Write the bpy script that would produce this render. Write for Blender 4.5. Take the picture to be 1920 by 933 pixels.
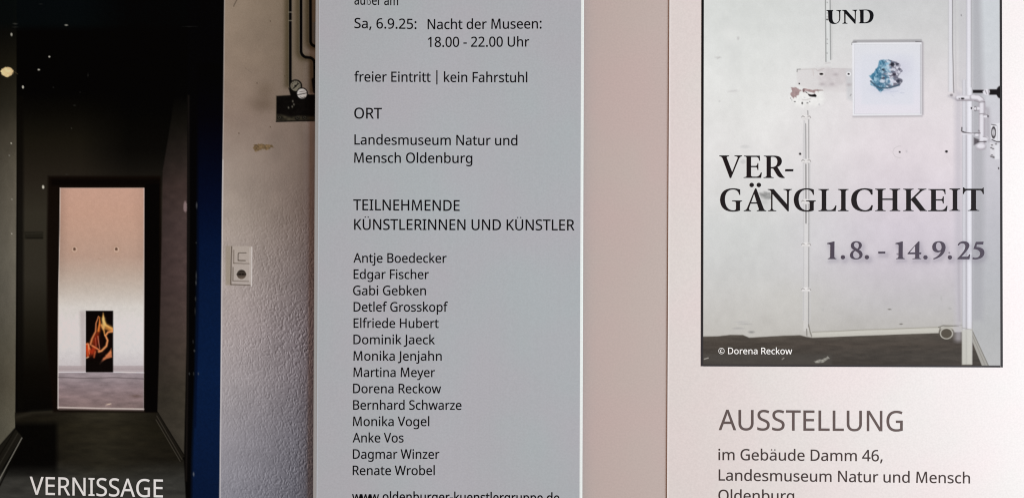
import bpy, math, numpy as np
from mathutils import Vector

# ------------------------------------------------------------------ camera, world, lamps, exposure
for o in list(bpy.data.objects): bpy.data.objects.remove(o)
SC = bpy.context.scene
COL = SC.collection
H = 0.40            # camera height over the table, metres
S = 0.0002          # metres of table seen by one photograph pixel
cam = bpy.data.cameras.new('camera'); camo = bpy.data.objects.new('camera', cam); COL.objects.link(camo)
camo.location = (0, 0, H); cam.sensor_width = 36; cam.lens = 36*H/(1920*S); cam.clip_start = 0.01; cam.clip_end = 20
SC.camera = camo
world = bpy.data.worlds.new('World'); SC.world = world; world.use_nodes = True
bg = world.node_tree.nodes['Background']; bg.inputs[0].default_value = (1.35, 0.90, 0.72, 1); bg.inputs[1].default_value = 0.36
def area(name, loc, target, size, power, color):
    l = bpy.data.lights.new(name, 'AREA'); l.shape = 'SQUARE'; l.size = size; l.energy = power; l.color = color
    o = bpy.data.objects.new(name, l); COL.objects.link(o); o.location = loc
    o.rotation_euler = (Vector(target)-Vector(loc)).to_track_quat('-Z', 'Y').to_euler(); return o
area('window_light', (0.47, 0.0, 0.36), (0.08, 0.0, 0), 0.34, 3.6, (0.85, 1.04, 1.19))
SC.view_settings.view_transform = 'Standard'; SC.view_settings.look = 'None'
SC.cycles.pixel_filter_type = 'BLACKMAN_HARRIS'; SC.cycles.filter_width = 1.1
SC.view_settings.exposure = 0.0; SC.view_settings.gamma = 1.0; SC.view_settings.use_curve_mapping = False

# ------------------------------------------------------------------ helpers
def W(px, py, z):
    k = S*(H-z)/H
    return ((px-960)*k, (466.5-py)*k, z)
def lin(c):
    c = np.asarray(c, float)/255.0
    return np.where(c <= 0.04045, c/12.92, ((c+0.055)/1.055)**2.4)
def illum(px):      # white paper's reflected light along the table, per channel (fit of the lamps above)
    t = (np.asarray(px, float)-960)/960
    return np.stack([np.polyval(q, t) for q in ILL], -1)
ILL = [[0.134, 0.324, 0.966], [0.161, 0.388, 0.899], [0.178, 0.430, 0.895]]
def mesh_obj(name, verts, faces, mat, parent=None):
    me = bpy.data.meshes.new(name); me.from_pydata(verts, [], faces); me.update()
    o = bpy.data.objects.new(name, me); COL.objects.link(o)
    for m in (mat if isinstance(mat, list) else [mat]): me.materials.append(m)
    if parent: o.parent = parent
    return o
def thing(name, label, cat):
    o = bpy.data.objects.new(name, None); COL.objects.link(o); o['label'] = label; o['category'] = cat
    o.empty_display_size = 0.02; return o

def nodemat(name):
    m = bpy.data.materials.new(name); m.use_nodes = True
    nt = m.node_tree; return m, nt, nt.nodes['Principled BSDF']
def paper(name, rgb, rough=0.5, spec=0.25, mott=0.035, bump=0.06):
    m, nt, b = nodemat(name)
    L = nt.links.new; N = nt.nodes.new
    tc = N('ShaderNodeTexCoord')
    n1 = N('ShaderNodeTexNoise'); n1.inputs['Scale'].default_value = 26; n1.inputs['Detail'].default_value = 3
    n2 = N('ShaderNodeTexNoise'); n2.inputs['Scale'].default_value = 1500; n2.inputs['Detail'].default_value = 2
    L(tc.outputs['Object'], n1.inputs['Vector']); L(tc.outputs['Object'], n2.inputs['Vector'])
    r = N('ShaderNodeValToRGB')
    a = [min(1, v*(1-mott*s)) for v, s in zip(rgb, (-1.0, 0.9, 0.2))]; c = [min(1, v*(1-mott*s)) for v, s in zip(rgb, (1.1, -0.7, -0.2))]
    r.color_ramp.elements[0].position = 0.36; r.color_ramp.elements[0].color = (*a, 1)
    r.color_ramp.elements[1].position = 0.64; r.color_ramp.elements[1].color = (*c, 1)
    L(n1.outputs['Fac'], r.inputs['Fac'])
    mx = N('ShaderNodeMix'); mx.data_type = 'RGBA'; mx.blend_type = 'MULTIPLY'; mx.inputs['Factor'].default_value = 1
    r2 = N('ShaderNodeValToRGB'); r2.color_ramp.elements[0].color = (0.93, 0.93, 0.93, 1); r2.color_ramp.elements[1].color = (1.0, 1.0, 1.0, 1)
    r2.color_ramp.elements[0].position = 0.3; r2.color_ramp.elements[1].position = 0.7
    L(n2.outputs['Fac'], r2.inputs['Fac'])
    L(r.outputs['Color'], mx.inputs[6]); L(r2.outputs['Color'], mx.inputs[7]); L(mx.outputs[2], b.inputs['Base Color'])
    bp = N('ShaderNodeBump'); bp.inputs['Strength'].default_value = bump; bp.inputs['Distance'].default_value = 0.0001
    n3 = N('ShaderNodeTexNoise'); n3.inputs['Scale'].default_value = 14; n3.inputs['Detail'].default_value = 1; L(tc.outputs['Object'], n3.inputs['Vector'])
    b3 = N('ShaderNodeBump'); b3.inputs['Strength'].default_value = 1; b3.inputs['Distance'].default_value = 0.0012
    L(n3.outputs['Fac'], b3.inputs['Height']); L(b3.outputs['Normal'], bp.inputs['Normal'])
    L(n2.outputs['Fac'], bp.inputs['Height']); L(bp.outputs['Normal'], b.inputs['Normal'])
    b.inputs['Roughness'].default_value = rough; b.inputs['Specular IOR Level'].default_value = spec
    return m
def ink(name, rgb, spec=0.03):
    m, nt, b = nodemat(name)
    N = nt.nodes.new; L = nt.links.new
    n = N('ShaderNodeTexNoise'); n.inputs['Scale'].default_value = 900; tc = N('ShaderNodeTexCoord'); L(tc.outputs['Object'], n.inputs['Vector'])
    r = N('ShaderNodeValToRGB'); r.color_ramp.elements[0].color = (*[v*0.9 for v in rgb], 1); r.color_ramp.elements[1].color = (*[v*1.12 for v in rgb], 1)
    L(n.outputs['Fac'], r.inputs['Fac']); L(r.outputs['Color'], b.inputs['Base Color'])
    b.inputs['Roughness'].default_value = 0.5; b.inputs['Specular IOR Level'].default_value = spec
    return m
def printmat(name):
    m, nt, b = nodemat(name)
    a = nt.nodes.new('ShaderNodeVertexColor'); a.layer_name = 'ink'
    nt.links.new(a.outputs['Color'], b.inputs['Base Color'])
    b.inputs['Roughness'].default_value = 0.42; b.inputs['Specular IOR Level'].default_value = 0.02
    return m

# surfaces (height of the upper face at a photograph pixel)
def zA(px, py): return 0.0006+0*px
def zD(px, py): return 0.0006+0*px
def zB(px, py):
    xl, xr = 591.8-4.9*py/933, 1095-3.1*py/933
    u = np.clip((px-xl)/6.2, 0, 1); v = np.clip((xr-px)/5.3, 0, 1)
    w = 2*np.clip((px-xl)/(xr-xl), 0, 1)-1; sag = np.where(w < 0, 0.0018, 0.003)*w**2      # the card is slightly bowed, its long edges stand up
    return 0.00132 + sag + 0.00043*np.minimum(u, v)**0.8 + 0.00007*np.exp(-((px-xl-6.7)/0.8)**2)
def zC(px, py):
    xl = 1255.2-4.5*py/933
    return 0.00100-0.0003*np.clip((px-xl)/900, 0, 1)+0.00009*np.exp(-np.clip(px-xl, 0, 50)/1.6)

def sheet(name, xl, xr, y0, y1, zf, thick, mat, parent, offs_l=(), offs_r=(), nx=24, ny=30, edge_mats=None):
    """paper sheet with real thickness; xl/xr are functions of py."""
    ys = np.linspace(y0, y1, ny)
    verts = []; 
    us = None
    for y in ys:
        a, b = xl(y), xr(y)
        xs = [a+o for o in offs_l]+list(np.linspace(a+(offs_l[-1] if offs_l else 0), b-(offs_r[-1] if offs_r else 0), nx))[(1 if offs_l else 0):(-1 if offs_r else None)]+[b-o for o in reversed(offs_r)]
        n = len(xs)
        for x in xs: verts.append(W(x, y, float(zf(np.float64(x), y))))
    base = len(verts)
    zb = min(v[2] for v in verts)-thick
    for j, y in enumerate(ys):
        for i in range(n):
            v = verts[j*n+i]; verts.append((v[0], v[1], v[2]-thick))
    F = []; mi = []
    for j in range(ny-1):
        for i in range(n-1):
            k = j*n+i
            F.append((k, k+n, k+n+1, k+1)); 
            mi.append(1 if edge_mats and (i < edge_mats[0]) else 2 if edge_mats and (i >= n-1-edge_mats[1]) else 0)
            F.append((base+k, base+k+1, base+k+n+1, base+k+n)); mi.append(0)
    for i in range(n-1):
        F.append((i, i+1, base+i+1, base+i)); mi.append(0)
        k = (ny-1)*n+i; F.append((k+1, k, base+k, base+k+1)); mi.append(0)
    for j in range(ny-1):
        k = j*n; F.append((k+n, k, base+k, base+k+n)); mi.append(1 if edge_mats else 0)
        k = j*n+n-1; F.append((k, k+n, base+k+n, base+k)); mi.append(2 if edge_mats else 0)
    o = mesh_obj(name, verts, F, mat, parent)
    o.data.polygons.foreach_set('material_index', mi)
    return o

# ------------------------------------------------------------------ painting of printed photographs (colour per grid point)
RNG = np.random.default_rng(7)
LAT = RNG.random((256, 256))
def noise(x, y, seed=0):
    x = x+seed*37.31; y = y+seed*91.7
    xi = np.floor(x).astype(int); yi = np.floor(y).astype(int); fx = x-xi; fy = y-yi
    fx = fx*fx*(3-2*fx); fy = fy*fy*(3-2*fy)
    g = lambda a, b: LAT[a & 255, b & 255]
    return (g(xi, yi)*(1-fx)+g(xi+1, yi)*fx)*(1-fy)+(g(xi, yi+1)*(1-fx)+g(xi+1, yi+1)*fx)*fy
def fbm(x, y, seed=0, o=4):
    r = 0; a = 0.5
    for k in range(o): r = r+a*noise(x*2**k, y*2**k, seed+k*3); a *= 0.5
    return r/(1-0.5**o)
def seg_d(x, y, p, q):
    dx, dy = q[0]-p[0], q[1]-p[1]; L = dx*dx+dy*dy or 1e-9
    t = np.clip(((x-p[0])*dx+(y-p[1])*dy)/L, 0, 1)
    return np.hypot(x-p[0]-t*dx, y-p[1]-t*dy), t
class Canvas:
    def __init__(s, x0, x1, y0, y1, step):
        s.nx = int(round((x1-x0)/step))+1; s.ny = int(round((y1-y0)/step))+1
        s.xs = np.linspace(x0, x1, s.nx); s.ys = np.linspace(y0, y1, s.ny)
        s.X, s.Y = np.meshgrid(s.xs, s.ys); s.C = np.zeros(s.X.shape+(3,)); s.lab = np.zeros(s.X.shape, int)
    def box(s, x0, x1, y0, y1, pad=3):
        i0, i1 = np.searchsorted(s.xs, [x0-pad, x1+pad]); j0, j1 = np.searchsorted(s.ys, [y0-pad, y1+pad])
        return slice(j0, j1), slice(i0, i1)
    def put(s, sl, m, col):
        m = np.clip(m, 0, 1)[..., None]
        if callable(col): col = col(s.X[sl], s.Y[sl])
        s.C[sl] = s.C[sl]*(1-m)+np.asarray(col, float)*m
    def rect(s, x0, x1, y0, y1, col, a=1.0, e=0.9):
        sl = s.box(x0, x1, y0, y1, e*2+2); X, Y = s.X[sl], s.Y[sl]
        f = lambda d: np.clip(0.5+d/(2*e), 0, 1)
        s.put(sl, a*f(X-x0)*f(x1-X)*f(Y-y0)*f(y1-Y), col)
    def sdf(s, X, Y, P):
        d = np.full(X.shape, 1e9); ins = np.zeros(X.shape, bool); n = len(P)
        for i in range(n):
            p, q = P[i], P[(i+1) % n]
            d = np.minimum(d, seg_d(X, Y, p, q)[0])
            if p[1] != q[1]:
                c = ((p[1] > Y) != (q[1] > Y)) & (X < (q[0]-p[0])*(Y-p[1])/(q[1]-p[1])+p[0]); ins ^= c
        return np.where(ins, -d, d)
    def poly(s, P, col, a=1.0, e=0.9, rough=0, rs=4):
        xs = [p[0] for p in P]; ys = [p[1] for p in P]
        sl = s.box(min(xs), max(xs), min(ys), max(ys), e*2+2+rough); X, Y = s.X[sl], s.Y[sl]
        d = s.sdf(X, Y, P)
        if rough: d = d+rough*(fbm(X/rs, Y/rs, 11)-0.5)*2
        s.put(sl, a*np.clip(0.5-d/(2*e), 0, 1), col)
    def ell(s, cx, cy, rx, ry, col, a=1.0, e=0.8, rough=0):
        sl = s.box(cx-rx, cx+rx, cy-ry, cy+ry, e*2+3+rough); X, Y = s.X[sl], s.Y[sl]
        r = np.hypot((X-cx)/rx, (Y-cy)/ry); d = (r-1)*min(rx, ry)
        if rough: d = d+rough*(fbm(X/3, Y/3, 5)-0.5)*2
        s.put(sl, a*np.clip(0.5-d/(2*e), 0, 1), col)
    def ring(s, cx, cy, rx, ry, w, col, a=1.0, e=0.7):
        sl = s.box(cx-rx, cx+rx, cy-ry, cy+ry, w+4); X, Y = s.X[sl], s.Y[sl]
        d = np.abs((np.hypot((X-cx)/rx, (Y-cy)/ry)-1)*min(rx, ry))-w/2
        s.put(sl, a*np.clip(0.5-d/(2*e), 0, 1), col)
    def line(s, P, w, col, a=1.0, e=0.8, soft=False, w1=None):
        xs = [p[0] for p in P]; ys = [p[1] for p in P]; wm = max(w, w1 or w)
        sl = s.box(min(xs), max(xs), min(ys), max(ys), wm*(2.2 if soft else 1)+4); X, Y = s.X[sl], s.Y[sl]
        best = np.full(X.shape, 1e9); n = len(P)-1
        for i in range(n):
            d, t = seg_d(X, Y, P[i], P[i+1])
            ww = w+((w1 if w1 is not None else w)-w)*(i+t)/n
            best = np.minimum(best, d/np.maximum(ww, 0.2) if soft else d-ww/2)
        s.put(sl, a*np.exp(-(best*1.5)**2) if soft else a*np.clip(0.5-best/(2*e), 0, 1), col)
    def glow(s, cx, cy, rx, ry, col, a=1.0):
        sl = s.box(cx-rx, cx+rx, cy-ry, cy+ry, max(rx, ry)*1.5); X, Y = s.X[sl], s.Y[sl]
        s.put(sl, a*np.exp(-((X-cx)/rx)**2-((Y-cy)/ry)**2), col)
    def label(s, k, P):
        xs = [p[0] for p in P]; ys = [p[1] for p in P]
        sl = s.box(min(xs), max(xs), min(ys), max(ys)); X, Y = s.X[sl], s.Y[sl]
        m = s.sdf(X, Y, P) < 0; s.lab[sl][m] = k
    def meshes(s, zf, dz, names, mat, parent):
        """cut the grid by label into separate flat prints; label 0 carries the others as its parts"""
        A = lin(np.clip(s.C, 0, 255))/illum(s.X); A = np.clip(A, 0.0008, 0.92)
        z = zf(s.X, s.Y)+dz; k = S*(H-z)/H
        V = np.stack([(s.X-960)*k, (466.5-s.Y)*k, z], -1).reshape(-1, 3)
        cols = np.concatenate([A.reshape(-1, 3), np.ones((V.shape[0], 1))], 1)
        idx = np.arange(V.shape[0]).reshape(s.X.shape)
        Q = np.stack([idx[:-1, :-1], idx[1:, :-1], idx[1:, 1:], idx[:-1, 1:]], -1).reshape(-1, 4)
        lab = s.lab[:-1, :-1].reshape(-1); root = None
        for k_, (nm, lb) in enumerate(names):
            q = Q[lab == k_]; u, inv = np.unique(q, return_inverse=True); inv = inv.reshape(-1)
            me = bpy.data.meshes.new(nm); me.vertices.add(len(u)); me.vertices.foreach_set('co', V[u].astype(np.float32).ravel())
            me.loops.add(len(inv)); me.loops.foreach_set('vertex_index', inv.astype(np.int32))
            me.polygons.add(len(q)); me.polygons.foreach_set('loop_start', np.arange(0, len(inv), 4, dtype=np.int32))
            me.update(calc_edges=True)
            at = me.color_attributes.new('ink', 'FLOAT_COLOR', 'POINT'); at.data.foreach_set('color', cols[u].astype(np.float32).ravel())
            me.materials.append(mat); o = bpy.data.objects.new(nm, me); COL.objects.link(o)
            o.parent = parent if root is None else root
            if root is None: root = o
            if lb: o['label'] = lb
        return root

# ------------------------------------------------------------------ lettering
GL = {
',': '268;41 -129,70 -4 79 41 86 81,91 116,185 116,192 105 183 70 171 31,155 -11,106 -129',
'-': '322;40 229,40 307,282 307,282 229',
'.': '268;133 -14 116 -14 102 -9,90 2 78 13 72 30,72 54 72 79 78 96,90 106 102 116 116 121,133 121 150 121 165 116,178 106 190 96 196 79,196 54 196 30 190 13,178 2 165 -9 150 -14',
'0': '572;285 -10 204 -10 145 23,107 88 68 153 49 243,49 358 49 435 57 501,73 556 88 611 113 652,148 682 183 711 228 725,285 725 365 725 425 693,464 628 503 564 523 474,523 358 523 281 515 216,499 161 483 105 458 63,423 34 388 5 342 -10;285 65 338 65 376 89,399 137 422 186 434 259,434 358 434 455 422 528,399 577 376 626 338 650,285 650 231 650 193 626,171 577 148 528 137 455,137 358 137 260 148 187,171 138 193 89 231 65',
'1': '572;269 0,269 499,270 568,273 622,244 595,211 567,135 505,89 564,282 714,355 714,355 0',
'2': '572;48 0,48 73,235 262 271 298 301 330,326 358 351 386 369 414,382 440 395 468 401 497,401 529 401 568 389 598,366 618 343 639 312 649,275 649 240 649 210 643,184 631 157 619 130 602,103 581,56 640 84 663 116 683,153 699 189 716 230 724,275 724 342 724 394 707,433 674 472 640 491 593,491 534 491 497 483 462,468 430 453 397 431 365,404 333 377 301 345 267,308 231,159 84,159 80,520 80,520 0',
'4': '572;363 0,363 162,21 162,21 237,357 718,448 718,448 241,552 241,552 162,448 162,448 0;107 241,363 241,363 466,364 554,368 624,364 624,344 583,321 546',
'5': '572;248 -10 211 -10 177 -7,145 0 112 7 85 16,63 29,63 112 87 97 116 86,151 78 185 69 218 65,249 65 302 65 344 78,376 103 409 127 425 166,425 219 425 266 411 301,382 327 353 352 308 364,246 364 227 364 206 362,182 359,124 349,80 377,107 714,465 714,465 634,182 634,165 427,211 434 230 437 252 438,275 438 348 438 407 420,450 383 493 346 515 295,515 228 515 154 492 96,445 53 397 11 332 -10',
'6': '572;298 -10 253 -10 212 1,175 24 138 47 109 81,88 128 66 175 55 234,55 305 55 356 60 407,69 456 78 506 94 551,117 592 141 632 174 664,217 688 260 712 315 724,382 724,429 722 446 721 459 718,470 715,470 640 458 644 445 647,430 649,384 652 338 652 300 644,269 629 238 614 214 593,197 566 179 539 166 509,158 474 150 439 145 402,143 363,149 363 164 386 186 406,213 423 240 439 275 447,318 447 380 447 430 428,468 390 506 353 525 299,525 230 525 155 504 97,463 54 422 11 367 -10;297 64 339 64 373 78,399 105 425 131 438 173,438 230 438 275 427 311,404 338 381 365 346 378,300 378 269 378 241 372,218 359 195 346 177 329,164 309 151 289 144 268,144 247 144 218 150 190,161 162 172 133 189 110,212 92 235 73 263 64',
'8': '572;288 -10 211 -10 152 7,111 40 70 74 49 121,49 182 49 215 56 243,70 267 83 291 101 312,124 329 147 346 171 361,197 373 162 393 133 417,109 446 84 474 72 510,72 554 72 591 81 622,100 647 119 672 144 691,176 704 208 717 244 724,285 724 348 724 399 709,439 680 479 651 499 608,499 553 499 524 493 499,480 478 468 457 452 438,431 422 410 405 388 391,363 378 392 364 419 348,443 331 467 313 486 292,501 269 515 246 522 218,522 185 522 125 501 77,459 42 416 8 359 -10;289 412 324 427 353 444,376 465 400 486 412 514,412 550 412 583 400 609,377 626 354 644 323 653,284 653 247 653 217 644,193 626 170 609 158 583,158 550 158 525 164 505,176 488 187 471 203 457,223 446 243 434 265 423;286 60 335 60 372 71,398 94 423 117 436 147,436 184 436 219 422 248,395 270 368 294 331 314,286 331,270 337 226 318 193 297,170 273 147 248 135 218,135 181 135 146 147 117,172 94 197 72 235 60',
'9': '572;192 -10,145 -8 128 -6 113 -3,102 0,102 75 128 66 157 62,190 62 237 62 275 70,306 85 336 100 360 121,378 147 396 174 409 205,417 240 425 275 430 311,431 350,425 350 410 327 389 308,362 291 334 275 298 267,255 267 194 267 144 286,107 323 69 361 50 414,50 483 50 533 59 576,79 612 98 648 124 676,158 695 192 714 232 724,278 724 323 724 364 713,401 690 438 667 467 632,488 585 509 539 520 480,520 409 520 358 516 307,506 258 497 208 481 163,457 123 434 82 400 50,358 26 314 2 259 -10;274 336 306 336 334 343,357 356 380 369 399 385,412 405 424 425 431 446,431 467 431 496 425 524,414 552 403 580 386 603,363 622 340 641 312 650,278 650 237 650 203 636,177 609 150 582 137 540,137 484 137 438 148 402,171 375 193 349 227 336',
':': '268;133 414 116 414 102 419,90 430 78 441 72 458,72 482 72 507 78 525,90 535 102 545 116 550,133 550 150 550 165 545,178 535 190 525 196 507,196 482 196 458 190 441,178 430 165 419 150 414;133 -14 116 -14 102 -9,90 2 78 13 72 30,72 54 72 79 78 96,90 106 102 116 116 121,133 121 150 121 165 116,178 106 190 96 196 79,196 54 196 30 190 13,178 2 165 -9 150 -14',
'A': '639;0 0,279 717,360 717,638 0,545 0,459 221,176 221,91 0;206 301,432 301,352 517,342 546,328 590,318 624,302 563,287 517',
'B': '650;97 0,97 714,301 714 390 714 458 701,504 675 549 648 572 602,572 537 572 495 560 460,537 432 514 405 480 387,436 379,436 374 466 369 493 361,518 348 542 335 561 317,575 294 589 271 596 240,596 203 596 138 574 88,529 53 485 18 425 0,348 0;187 410,319 410 380 410 422 420,445 439 468 459 479 488,479 527 479 566 465 594,438 611 410 629 366 637,305 637,187 637;187 76,331 76 394 76 438 88,463 113 488 138 500 170,500 210 500 247 487 278,462 301 436 323 390 335,324 335,187 335',
'D': '730;97 0,97 714,317 714 389 714 451 701,504 674 557 647 597 608,626 557 655 505 669 441,669 364 669 243 636 153,570 92 505 31 413 0,296 0;187 77,284 77 477 77 574 172,574 361 574 456 550 526,504 570 457 615 390 637,304 637,187 637',
'E': '556;97 0,97 714,496 714,496 635,187 635,187 412,478 412,478 334,187 334,187 79,496 79,496 0',
'F': '519;97 0,97 714,496 714,496 635,187 635,187 382,477 382,477 303,187 303,187 0',
'G': '728;403 -10 329 -10 267 5,216 35 165 64 127 107,101 162 74 217 61 282,61 357 61 432 76 496,105 551 134 606 177 648,232 679 287 709 353 724,431 724 471 724 509 720,545 713 580 706 613 695,644 682,610 604 585 615 556 625,525 633 493 641 460 645,426 645 341 645 274 619,226 568 179 517 155 446,155 357 155 300 164 250,182 206 201 163 230 129,269 105 308 80 360 68,424 68 455 68 482 70,504 73,564 85,564 297,407 297,407 377,654 377,654 27 615 14 576 5,537 -1 498 -7 453 -10',
'H': '741;97 0,97 714,187 714,187 412,553 412,553 714,643 714,643 0,553 0,553 333,187 333,187 0',
'I': '339;40 0,40 52,124 71,124 642,40 662,40 714,298 714,298 662,214 642,214 71,298 52,298 0',
'J': '273;-4 -190 -20 -190 -34 -189,-46 -186,-78 -177,-78 -101,-44 -108,-6 -111 11 -111 27 -108,41 -101 56 -94 69 -83,78 -66 87 -49 92 -26,92 4,92 714,182 714,182 11 182 -58 165 -108,131 -141 97 -174 52 -190',
'K': '619;97 0,97 714,187 714,187 362,249 430,310 498,503 714,608 714,325 403,619 0,513 0,260 341,187 277,187 0',
'L': '524;97 0,97 714,187 714,187 80,499 80,499 0',
'M': '907;97 0,97 714,230 714,450 129,454 129,678 714,810 714,810 0,721 0,721 439,723 542,728 625,724 625,486 0,412 0,177 626,173 626,178 543,180 433,180 0',
'N': '760;97 0,97 714,201 714,582 123,586 123,584 171,581 241,579 311,579 714,663 714,663 0,558 0,176 593,172 593,178 506,180 399,180 0',
'O': '781;391 -10 317 -10 255 5,206 36 158 67 121 110,97 165 73 220 61 285,61 359 61 432 73 496,97 551 121 606 158 648,206 679 256 710 317 725,392 725 463 725 523 710,572 680 621 649 658 607,683 552 707 497 720 432,720 358 720 284 707 220,683 165 658 109 621 67,572 36 523 5 463 -10;391 68 472 68 532 94,569 145 606 197 625 268,625 358 625 448 606 518,569 569 532 620 473 646,392 646 311 646 252 620,213 569 175 518 156 448,156 358 156 268 175 197,213 145 251 94 310 68',
'R': '622;97 0,97 714,294 714 383 714 448 697,490 664 533 630 554 579,554 511 554 473 547 441,533 416 519 391 501 371,479 356 458 340 435 329,411 320,607 0,502 0,329 295,187 295,187 0;187 371,294 371 352 371 394 383,421 406 448 429 461 462,461 507 461 554 447 587,419 607 391 626 348 636,289 636,187 636',
'S': '549;247 -10 207 -10 170 -7,136 -1 102 5 74 13,51 24,51 110 75 99 105 90,141 81 176 72 213 68,251 68 304 68 345 78,372 99 398 120 412 148,412 183 412 206 407 226,397 242 387 258 370 273,346 286 321 300 287 314,244 330 183 352 137 379,107 411 76 443 60 487,60 542 60 580 70 612,89 640 108 667 135 687,170 702 204 717 243 724,288 724 327 724 363 720,396 713 429 706 458 696,485 684,457 607 432 618 405 627,376 634 347 641 317 645,286 645 241 645 208 636,185 617 162 598 151 572,151 541 151 517 156 497,166 481 176 465 192 451,215 438 238 425 268 411,307 397 349 382 384 365,414 347 443 330 464 309,479 284 494 259 502 228,502 191 502 128 479 78,433 43 387 8 325 -10',
'T': '556;233 0,233 635,10 635,10 714,545 714,545 635,323 635,323 0',
'U': '731;362 -10 273 -10 206 14,159 62 113 111 90 175,90 254,90 714,180 714,180 251 180 193 196 148,226 116 257 84 304 68,367 68 432 68 479 85,508 119 536 154 551 198,551 252,551 714,640 714,640 252 640 203 630 158,610 119 590 79 560 47,519 25 478 1 425 -10',
'V': '600;255 0,0 714,94 714,255 256,282 174,300 100,318 174,345 258,505 714,600 714,345 0',
'W': '930;201 0,12 714,106 714,217 278,238 189,251 108 254 134 259 162,266 193,289 283,415 714,508 714,639 280 648 249 656 219,663 189,678 108,692 189,713 279,823 714,917 714,727 0,636 0,497 468,481 526,468 577,461 609,451 553,427 465,292 0',
'a': '561;215 -10 166 -10 126 3,94 29 62 54 46 94,46 149 46 202 67 244,109 273 151 302 216 317,303 320,394 323,394 355 394 400 384 431,365 448 346 465 318 474,283 474 255 474 228 470,203 462 178 453 154 444,132 433,105 499 128 512 156 522,188 532 220 541 253 545,288 545 353 545 402 531,433 502 464 473 480 428,480 365,480 0,416 0,399 76,395 76 372 47 347 25,322 11 296 -3 260 -10;235 61 280 61 318 74,348 99 378 123 393 162,393 214,393 262,314 259 247 256 201 246,176 227 150 208 137 182,137 148 137 118 146 96,165 82 183 68 206 61',
'b': '615;339 -10 297 -10 263 -2,236 13 209 28 188 47,173 68,166 68,148 0,85 0,85 760,173 760,173 575,172 512,168 465,173 465 188 488 209 507,236 522 263 537 297 545,339 545 406 545 459 522,500 476 540 429 560 360,560 268 560 176 540 107,499 60 458 13 405 -10;326 63 374 63 410 81,433 116 457 151 469 202,469 269 469 404 421 472,324 472 267 472 228 456,206 423 184 390 173 340,173 271,173 267 173 201 184 151,205 115 227 81 267 63',
'c': '480;300 -10 253 -10 210 0,174 19 137 38 107 68,87 109 66 150 55 202,55 265 55 331 66 385,88 426 110 467 140 498,178 517 215 536 258 546,306 546 333 546 360 543,385 537 410 532 431 525,447 517,420 444,364 461 343 466 323 469,304 469 199 469 146 401,146 266 146 201 159 152,184 117 210 83 248 66,299 66 328 66 354 69,376 75 399 81 419 88,438 97,438 19 420 10 400 3,379 -2 357 -8 331 -10',
'd': '615;275 -10 208 -10 155 13,115 59 75 106 55 175,55 267 55 359 75 429,115 476 156 522 209 546,276 546 317 546 351 538,378 523 404 508 425 489,442 467,448 467,445 505,442 546,442 760,530 760,530 0,459 0,446 72,442 72 426 49 405 30,378 14 351 -2 317 -10;289 63 346 63 386 79,408 109 431 140 443 187,443 250,443 266 443 333 432 384,410 420 388 455 347 473,288 473 241 473 205 454,182 416 158 379 146 328,146 265 146 201 158 151,182 116 205 81 241 63',
'e': '564;313 -10 262 -10 218 0,178 21 139 42 109 73,88 113 66 155 55 205,55 264 55 323 65 373,85 415 104 457 132 489,168 512 203 535 245 546,292 546 338 546 378 536,411 516 443 496 469 468,487 431 504 395 513 353,513 304,513 251,146 251 147 190 163 144,193 113 222 81 264 65,317 65 351 65 381 68,407 75 434 81 461 90,489 102,489 25 462 13 435 4,408 -2 381 -7 350 -10;148 321,421 321 421 366 411 403,390 431 369 460 336 474,291 474 249 474 216 460,192 433 167 407 153 369',
'f': '344;109 0,109 468,15 468,15 509,109 539,109 570 109 639 124 689,155 720 186 750 228 765,283 765 304 765 324 763,342 760,387 747,364 678,327 688 313 691 299 693,284 693 255 693 233 683,218 664 204 644 197 613,197 571,197 536,332 536,332 468,197 468,197 0',
'g': '615;290 -240 211 -240 147 -229,97 -206,97 -125 150 -153 216 -167,295 -167 341 -167 377 -154,404 -127 430 -100 443 -63,443 -16,443 5,444 39,446 71,442 71 406 17 351 -10,276 -10 207 -10 152 14,113 63 75 112 55 180,55 267 55 352 74 420,113 471 153 521 206 546,275 546 310 546 342 539,371 526 399 513 423 492,443 465,448 465,460 536,530 536,530 -9 530 -86 510 -143,471 -182 432 -221 372 -240;289 62 343 62 382 76,407 106 432 135 444 181,444 246,444 267 444 340 431 393,406 424 381 456 341 472,287 472 242 472 208 454,183 419 158 383 146 332,146 266 146 200 158 150,182 115 207 79 242 62',
'h': '618;85 0,85 760,173 760,173 537 173 510 171 485,168 462,174 462 191 489 215 510,245 524 274 538 306 545,341 545 406 545 455 529,488 498 521 467 537 418,537 349,537 0,450 0,450 343 450 429 410 472,330 472 270 472 229 455,206 422 184 388 173 340,173 277,173 0',
'i': '258;130 625 115 625 103 630,93 639 83 648 78 662,78 681 78 700 83 714,93 723 103 732 115 737,130 737 143 737 155 732,166 723 176 714 181 700,181 681 181 662 176 648,166 639 155 630 143 625;85 0,85 536,173 536,173 0',
'j': '258;130 625 115 625 103 630,93 639 83 648 78 662,78 681 78 700 83 714,93 723 103 732 115 737,130 737 143 737 155 732,166 723 176 714 181 700,181 681 181 662 176 648,166 639 155 630 143 625;22 -240 5 -240 -9 -239,-22 -237,-55 -228,-55 -157,-24 -164,11 -167 32 -167 50 -161,64 -149 78 -138 85 -116,85 -83,85 536,173 536,173 -80 173 -130 161 -169,137 -197 113 -226 75 -240',
'k': '534;85 0,85 760,172 760,172 363,171 321,168 276,172 276,190 299,214 330,236 355,407 536,510 536,293 307,525 0,419 0,233 250,172 197,172 0',
'l': '258;85 0,85 760,173 760,173 0',
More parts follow.
